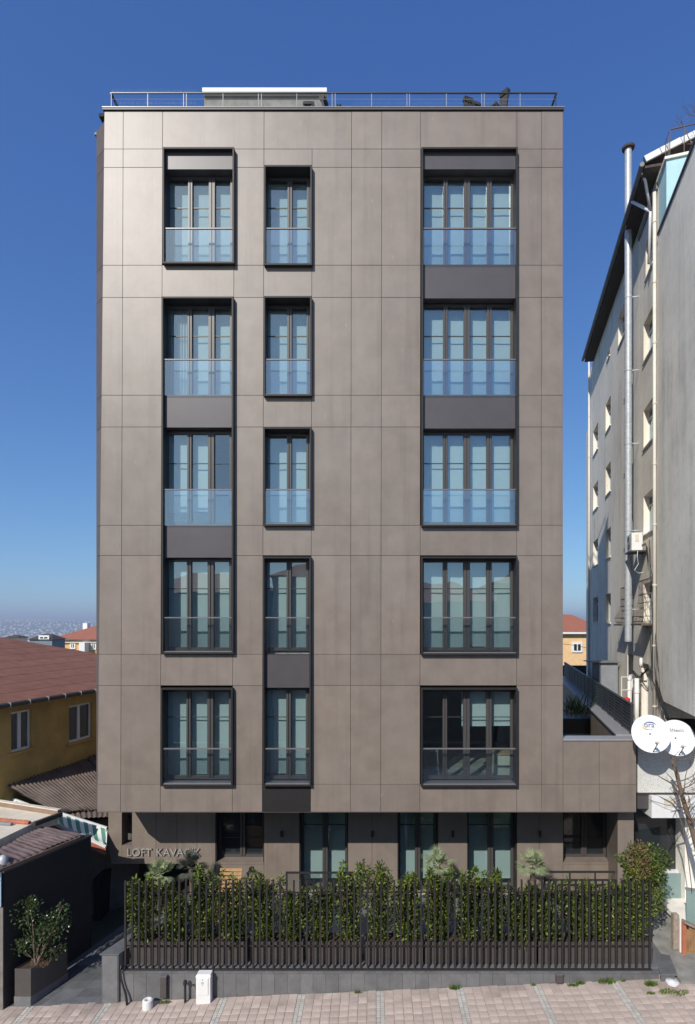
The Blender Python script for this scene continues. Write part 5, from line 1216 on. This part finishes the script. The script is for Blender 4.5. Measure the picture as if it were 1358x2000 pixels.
# small tree at the right
tr_ = thing('bare_tree', 'leafless vine-like tree with a crooked trunk below the satellite dishes', 'tree', tuple(P(1385,1905,14.9)))
mb = MB(); rn = random.Random(6)
pts = [P(1392,1895,14.9),P(1385,1760,14.9),P(1362,1655,14.85),P(1345,1595,14.85),P(1331,1550,14.85),P(1322,1510,14.9),P(1313,1484,14.95)]
mb.tube(pts,[.1,.085,.075,.065,.055,.05,.045],9); mb.build('trunk', M['bark'], tr_, smooth=True)
mb = MB()
mb.tube([P(1325,1548,14.86),P(1312,1530,14.8),P(1290,1518,14.8),P(1273,1506,14.85)],[.028,.02,.014,.006],6)
mb.tube([P(1322,1535,14.86),P(1312,1520,14.8),P(1300,1508,14.8)],[.02,.014,.006],6)
mb.tube([P(1350,1605,14.85),P(1340,1590,14.7),P(1325,1582,14.7),P(1310,1586,14.7)],[.03,.022,.018,.008],6)
mb.tube([P(1325,1584,14.7),P(1335,1620,14.65),P(1345,1680,14.65),P(1352,1740,14.65)],[.016,.016,.014,.01],6)
for k in range(13):
    i = rn.randrange(2,6); branches(mb, pts[i].lerp(pts[i+1] if i < 6 else pts[i],rn.random()), V((rn.gauss(.25,.5),rn.gauss(-.1,.25),rn.gauss(.5,.5))).normalized(), .55, .016, 3, rn, kids=2)
mb.build('branches', M['bark'], tr_)
# wires
def wire(label, pts, r_=.008, bundle=1, seed=0):
    r = random.Random(seed); mb = MB()
    for k in range(bundle):
        mb.tube([V(p)+V((r.gauss(0,.04),r.gauss(0,.02),r.gauss(0,.05)))*(bundle > 1) for p in pts], r_, 4)
    o = mb.build('cable', M['cable'], None); tag(o, label, 'cable', 'wall cables')
wire('tangled bundle of cables running down the plaster wall behind the dishes', [ap(21.5,-.06,ZW(1310,21.5)),ap(20.2,-.08,ZW(1325,20.2)),ap(19.0,-.08,ZW(1305,19)),ap(18.3,-.08,ZW(1320,18.3)),ap(17.4,-.1,ZW(1365,17.4)),ap(16.6,-.1,ZW(1410,16.6)),ap(16.0,-.1,ZW(1440,16))], .010, 8, 1)
wire('loose cables hanging down the plaster wall right of the cream downpipe', [ap(18.2,-.06,ZW(1230,18.2)),ap(18.0,-.08,ZW(1300,18.0)),ap(17.7,-.07,ZW(1350,17.7)),ap(17.2,-.07,ZW(1385,17.2)),ap(16.4,-.09,ZW(1400,16.4))], .008, 4, 3)
wire('thin cables looping up the plaster wall beside the air conditioner', [ap(18.9,-.05,ZW(1055,18.9)),ap(18.6,-.07,ZW(1090,18.6)),ap(18.7,-.06,ZW(1130,18.7)),ap(18.5,-.06,ZW(1230,18.5)),ap(18.6,-.06,ZW(1305,18.6))], .008, 3, 5)
wire('single cable sagging across the white shop fascia', [P(1268,1562,15.78),P(1300,1572,15.6),P(1330,1577,15.5),P(1380,1576,15.4)], .008)
Y = ay(1263); LS = thing('wall_antenna', 'small white wall lamp above the cable bundle', 'lamp', tuple(ap(Y,-.15,ZW(1300,Y))))
MB().lathe(ap(Y,-.18,ZW(1302,Y)),[(0,0),(.05,0),(.06,.1),(.055,.26),(.03,.3),(0,.31)],12).build('shade', M['white'], LS, smooth=True); MB().bar(ap(Y,-.18,ZW(1303,Y)),ap(Y,-.002,ZW(1303,Y)),.03,.04).build('bracket', M['cable'], LS)

# ------------------------------------------------------------------ gap between the buildings
X0l = 3.69
def ll(Y, off=0): return X0l+.23*Y+off
LF = thing('louvre_fence', 'dark horizontal louvre fence along the side passage', 'fence', (ll(22),22,E-3.2)); zl0, zl1 = E-3.18, E-2.34
for k in range(8):
    z = zl0+.03+(zl1-zl0-.06)*k/7.7
    MB().hexa([(ll(16.22)-.015,16.22,z),(ll(34)-.015,34,z),(ll(34)+.05,34,z+.035),(ll(16.22)+.05,16.22,z+.035)],[(ll(16.22)-.015,16.22,z+.055),(ll(34)-.015,34,z+.055),(ll(34)+.05,34,z+.08),(ll(16.22)+.05,16.22,z+.08)]).build('slat', M['louvre'], LF)
for k in range(14):
    Y = 16.25+k*1.15 if k else 16.24; MB().box(ll(Y)-.03,ll(Y)+.06,Y-.03,Y+.03,zl0,zl1+.01).build('post', M['louvre'], LF)
MB().bar((ll(16.2)+.02,16.2,zl1+.01),(ll(34)+.02,34,zl1+.01),.09,.03).build('top_rail', M['louvre'], LF)
SW = thing('passage_wall', 'coped side wall under the louvre fence beside the terrace', 'wall', (ll(22),22,0))
MB().hexa([(ll(16.17)-.4,16.17,0),(ll(16.17)+.06,16.17,0),(ll(34)+.06,34,0),(ll(34)-.4,34,0)],[(ll(16.17)-.4,16.17,zl0-.05),(ll(16.17)+.06,16.17,zl0-.05),(ll(34)+.06,34,zl0-.05),(ll(34)-.4,34,zl0-.05)]).build('body', M['facade'], SW)
MB().hexa([(ll(16.17)-.45,16.17,zl0-.049),(ll(16.17)+.09,16.17,zl0-.049),(ll(34)+.09,34,zl0-.049),(ll(34)-.45,34,zl0-.049)],[(ll(16.17)-.45,16.17,zl0-.001),(ll(16.17)+.09,16.17,zl0-.001),(ll(34)+.09,34,zl0-.001),(ll(34)-.45,34,zl0-.001)]).build('coping', M['coping'], SW)
xa, xb = XW(1103,21.5), XW(1164,21.5)
TP = thing('terrace_planter', 'large black planter with palms in the shaded side terrace', 'planter', ((xa+xb)/2,21.8,E-4.2))
MB().box(xa,xb,21.5,22.1,ZC-1.0,ZW(1404,21.5)).build('body', M['black'], TP)
fr = MB(); rn = random.Random(40); c = V(((xa+xb)/2,21.8,ZW(1404,21.5)))
for k in range(70):
    b = c+V((rn.uniform(-.4,.4),rn.uniform(-.2,.2),0)); d = V((rn.gauss(0,.5),rn.gauss(0,.4),1)).normalized()*rn.uniform(.5,1.3); s = d.cross(V((0,1,0))).normalized()*.02; md = b+d*.6; tip = b+d-V((0,0,.15)); fr.add([b,md+s,tip,md-s],[(0,1,2,3)])
fr.build('foliage', M['leafd'], TP)
Yc = 24.0; a, b = P(1171,1294,Yc), P(1207,1294,Yc)
CB = thing('grey_cabinet', 'tall grey sheet cabinet with a flat canopy in the side passage', 'cabinet', ((a.x+b.x)/2,Yc,E-6))
MB().box(a.x,b.x,Yc,Yc+.8,E-8,a.z).build('body', M['grey'], CB); MB().box(a.x-.35,b.x+.02,Yc-.15,Yc+.9,a.z+.001,a.z+.04).build('canopy', M['gutter'], CB)
MB().box(a.x+.05,b.x-.05,Yc-.012,Yc-.0005,E-4,a.z-.06).build('door', M['grey'], CB)
a, b = P(1214,1322,19.5), P(1232,1380,19.5); WF = thing('metal_gate', 'slim white metal gate frame standing behind the louvre fence', 'gate', ((a.x+b.x)/2,19.5,E-5))
for x in (a.x,b.x): MB().box(x-.012,x+.012,19.49,19.51,E-6,a.z).build('upright', M['white'], WF)
for z in (a.z,a.z-.45,a.z-.9): MB().box(a.x,b.x,19.492,19.508,z-.012,z+.012).build('rail', M['white'], WF)
c = P(1224,1372,19.8); o = MB().lathe(c-V((0,0,.5)),[(0,0),(.16,0),(.2,.2),(.17,.5),(.1,.66),(0,.7)],12).build('red_bag', M['red'], None, smooth=True); tag(o,'red sack behind the end of the louvre fence','sack')
Yh = 55.0
t_ = farhouse('orange_cottage','pale orange house with red roof in the gap between the buildings',XW(1090,Yh),XW(1190,Yh),Yh,Yh+12,ZW(1236,Yh),M['orange2'],M['farroof'],1.9,None,[fw(1120.5,1133.5,1258,1270.5,Yh)],ov=.35)
MB().box(XW(1088,Yh),XW(1192,Yh),Yh-.5,Yh-.36,ZW(1238,Yh),ZW(1234.5,Yh)).build('gutter', M['white'], t_)
for k, (px, yy) in enumerate(((1110,44),(1128,40),(1140,43))):
    c = P(px,1300,yy); rn = random.Random(50+k); bb = thing('bare_tree', ['leafless grey','leafless reddish twiggy','leafless brown twiggy'][k]+' tree '+['nearest the brown building','in the middle of the gap','nearest the plaster building'][k]+' in front of the orange house', 'tree', (c.x,yy,-1), 'bare trees in the gap'); mb = MB()
    branches(mb, V((c.x,yy,-1)), V((0,0,1)), 4.5, .1, 1, rn, kids=1)
    for q in range(3): branches(mb, V((c.x+rn.uniform(-.3,.3),yy,3.0)), V((rn.gauss(0,.4),rn.gauss(0,.3),1)).normalized(), 1.3, .035, 4, rn)
    mb.build('branches', M['bark'] if k else M['barkg'], bb)
o = MB().box(XW(1085,38),XW(1150,38)+3,38,38.2,-1,ZW(1300,38)).build('garden_wall', M['dwall'], None); tag(o,'dark garden wall below the bare trees at the end of the gap','wall')
wire('thin cable crossing in front of the pale orange house',[P(1095,1257,50),P(1120,1260,50),P(1150,1266,50)],.02)

# ------------------------------------------------------------------ street front opposite (behind the camera, seen in the panes)
rn = random.Random(77)
OB = [(-16,-6.5,11.0),(-6.3,1.5,12.0),(1.7,7.5,10.4),(7.7,17,11.6)]
for k, (a, b, h) in enumerate(OB):
    t_ = thing('opposite_house', ['first','second','third','fourth'][k]+' house from the left across the street, seen mirrored in the panes', 'house', ((a+b)/2,-8,gz((a+b)/2)), 'houses across the street')
    z0_ = gz((a+b)/2)-.8
    MB().box(a,b,-14,-3.2,z0_,h).build('wall', [M['opp'],M['pillar'],M['opp'],M['pillar']][k], t_)
    R_ = MB().add([(a-.3,-14.3,h),(b+.3,-14.3,h),(b+.3,-2.9,h),(a-.3,-2.9,h),((a+b)/2-1,-8.6,h+1.6),((a+b)/2+1,-8.6,h+1.6)],[(3,2,5,4),(2,1,5),(1,0,4,5),(0,3,4),(0,1,2,3)]).build('roof', M['farroof'], t_)
    for fl_i in range(3):
        n_ = int((b-a)/2.4)
        for q in range(n_):
            x = a+(b-a)*(q+.5)/n_; z = 1.6+fl_i*3.1+z0_
            W = MB().box(x-.7,x+.7,-3.26,-3.2005,z,z+1.5).build('window', M['pvc'], t_); MB().box(x-.62,x+.62,-3.28,-3.261,z+.08,z+1.42).build('pane', M['dpane'], W)

# ------------------------------------------------------------------ haze over the distance
hz = bpy.data.materials.new('haze_air'); hz.use_nodes = True; t = hz.node_tree; t.nodes.clear()
o_ = t.nodes.new('ShaderNodeOutputMaterial'); pv = t.nodes.new('ShaderNodeVolumePrincipled')
pv.inputs['Color'].default_value = (.80,.88,1.0,1); pv.inputs['Density'].default_value = .00026; pv.inputs['Anisotropy'].default_value = .2
t.links.new(pv.outputs[0], o_.inputs['Volume'])
o = MB().box(-11000,11000,-300,11500,-140,90).build('haze', hz); o['kind'] = 'stuff'; o['label'] = 'thin blue haze over the far hills'; o['category'] = 'haze'
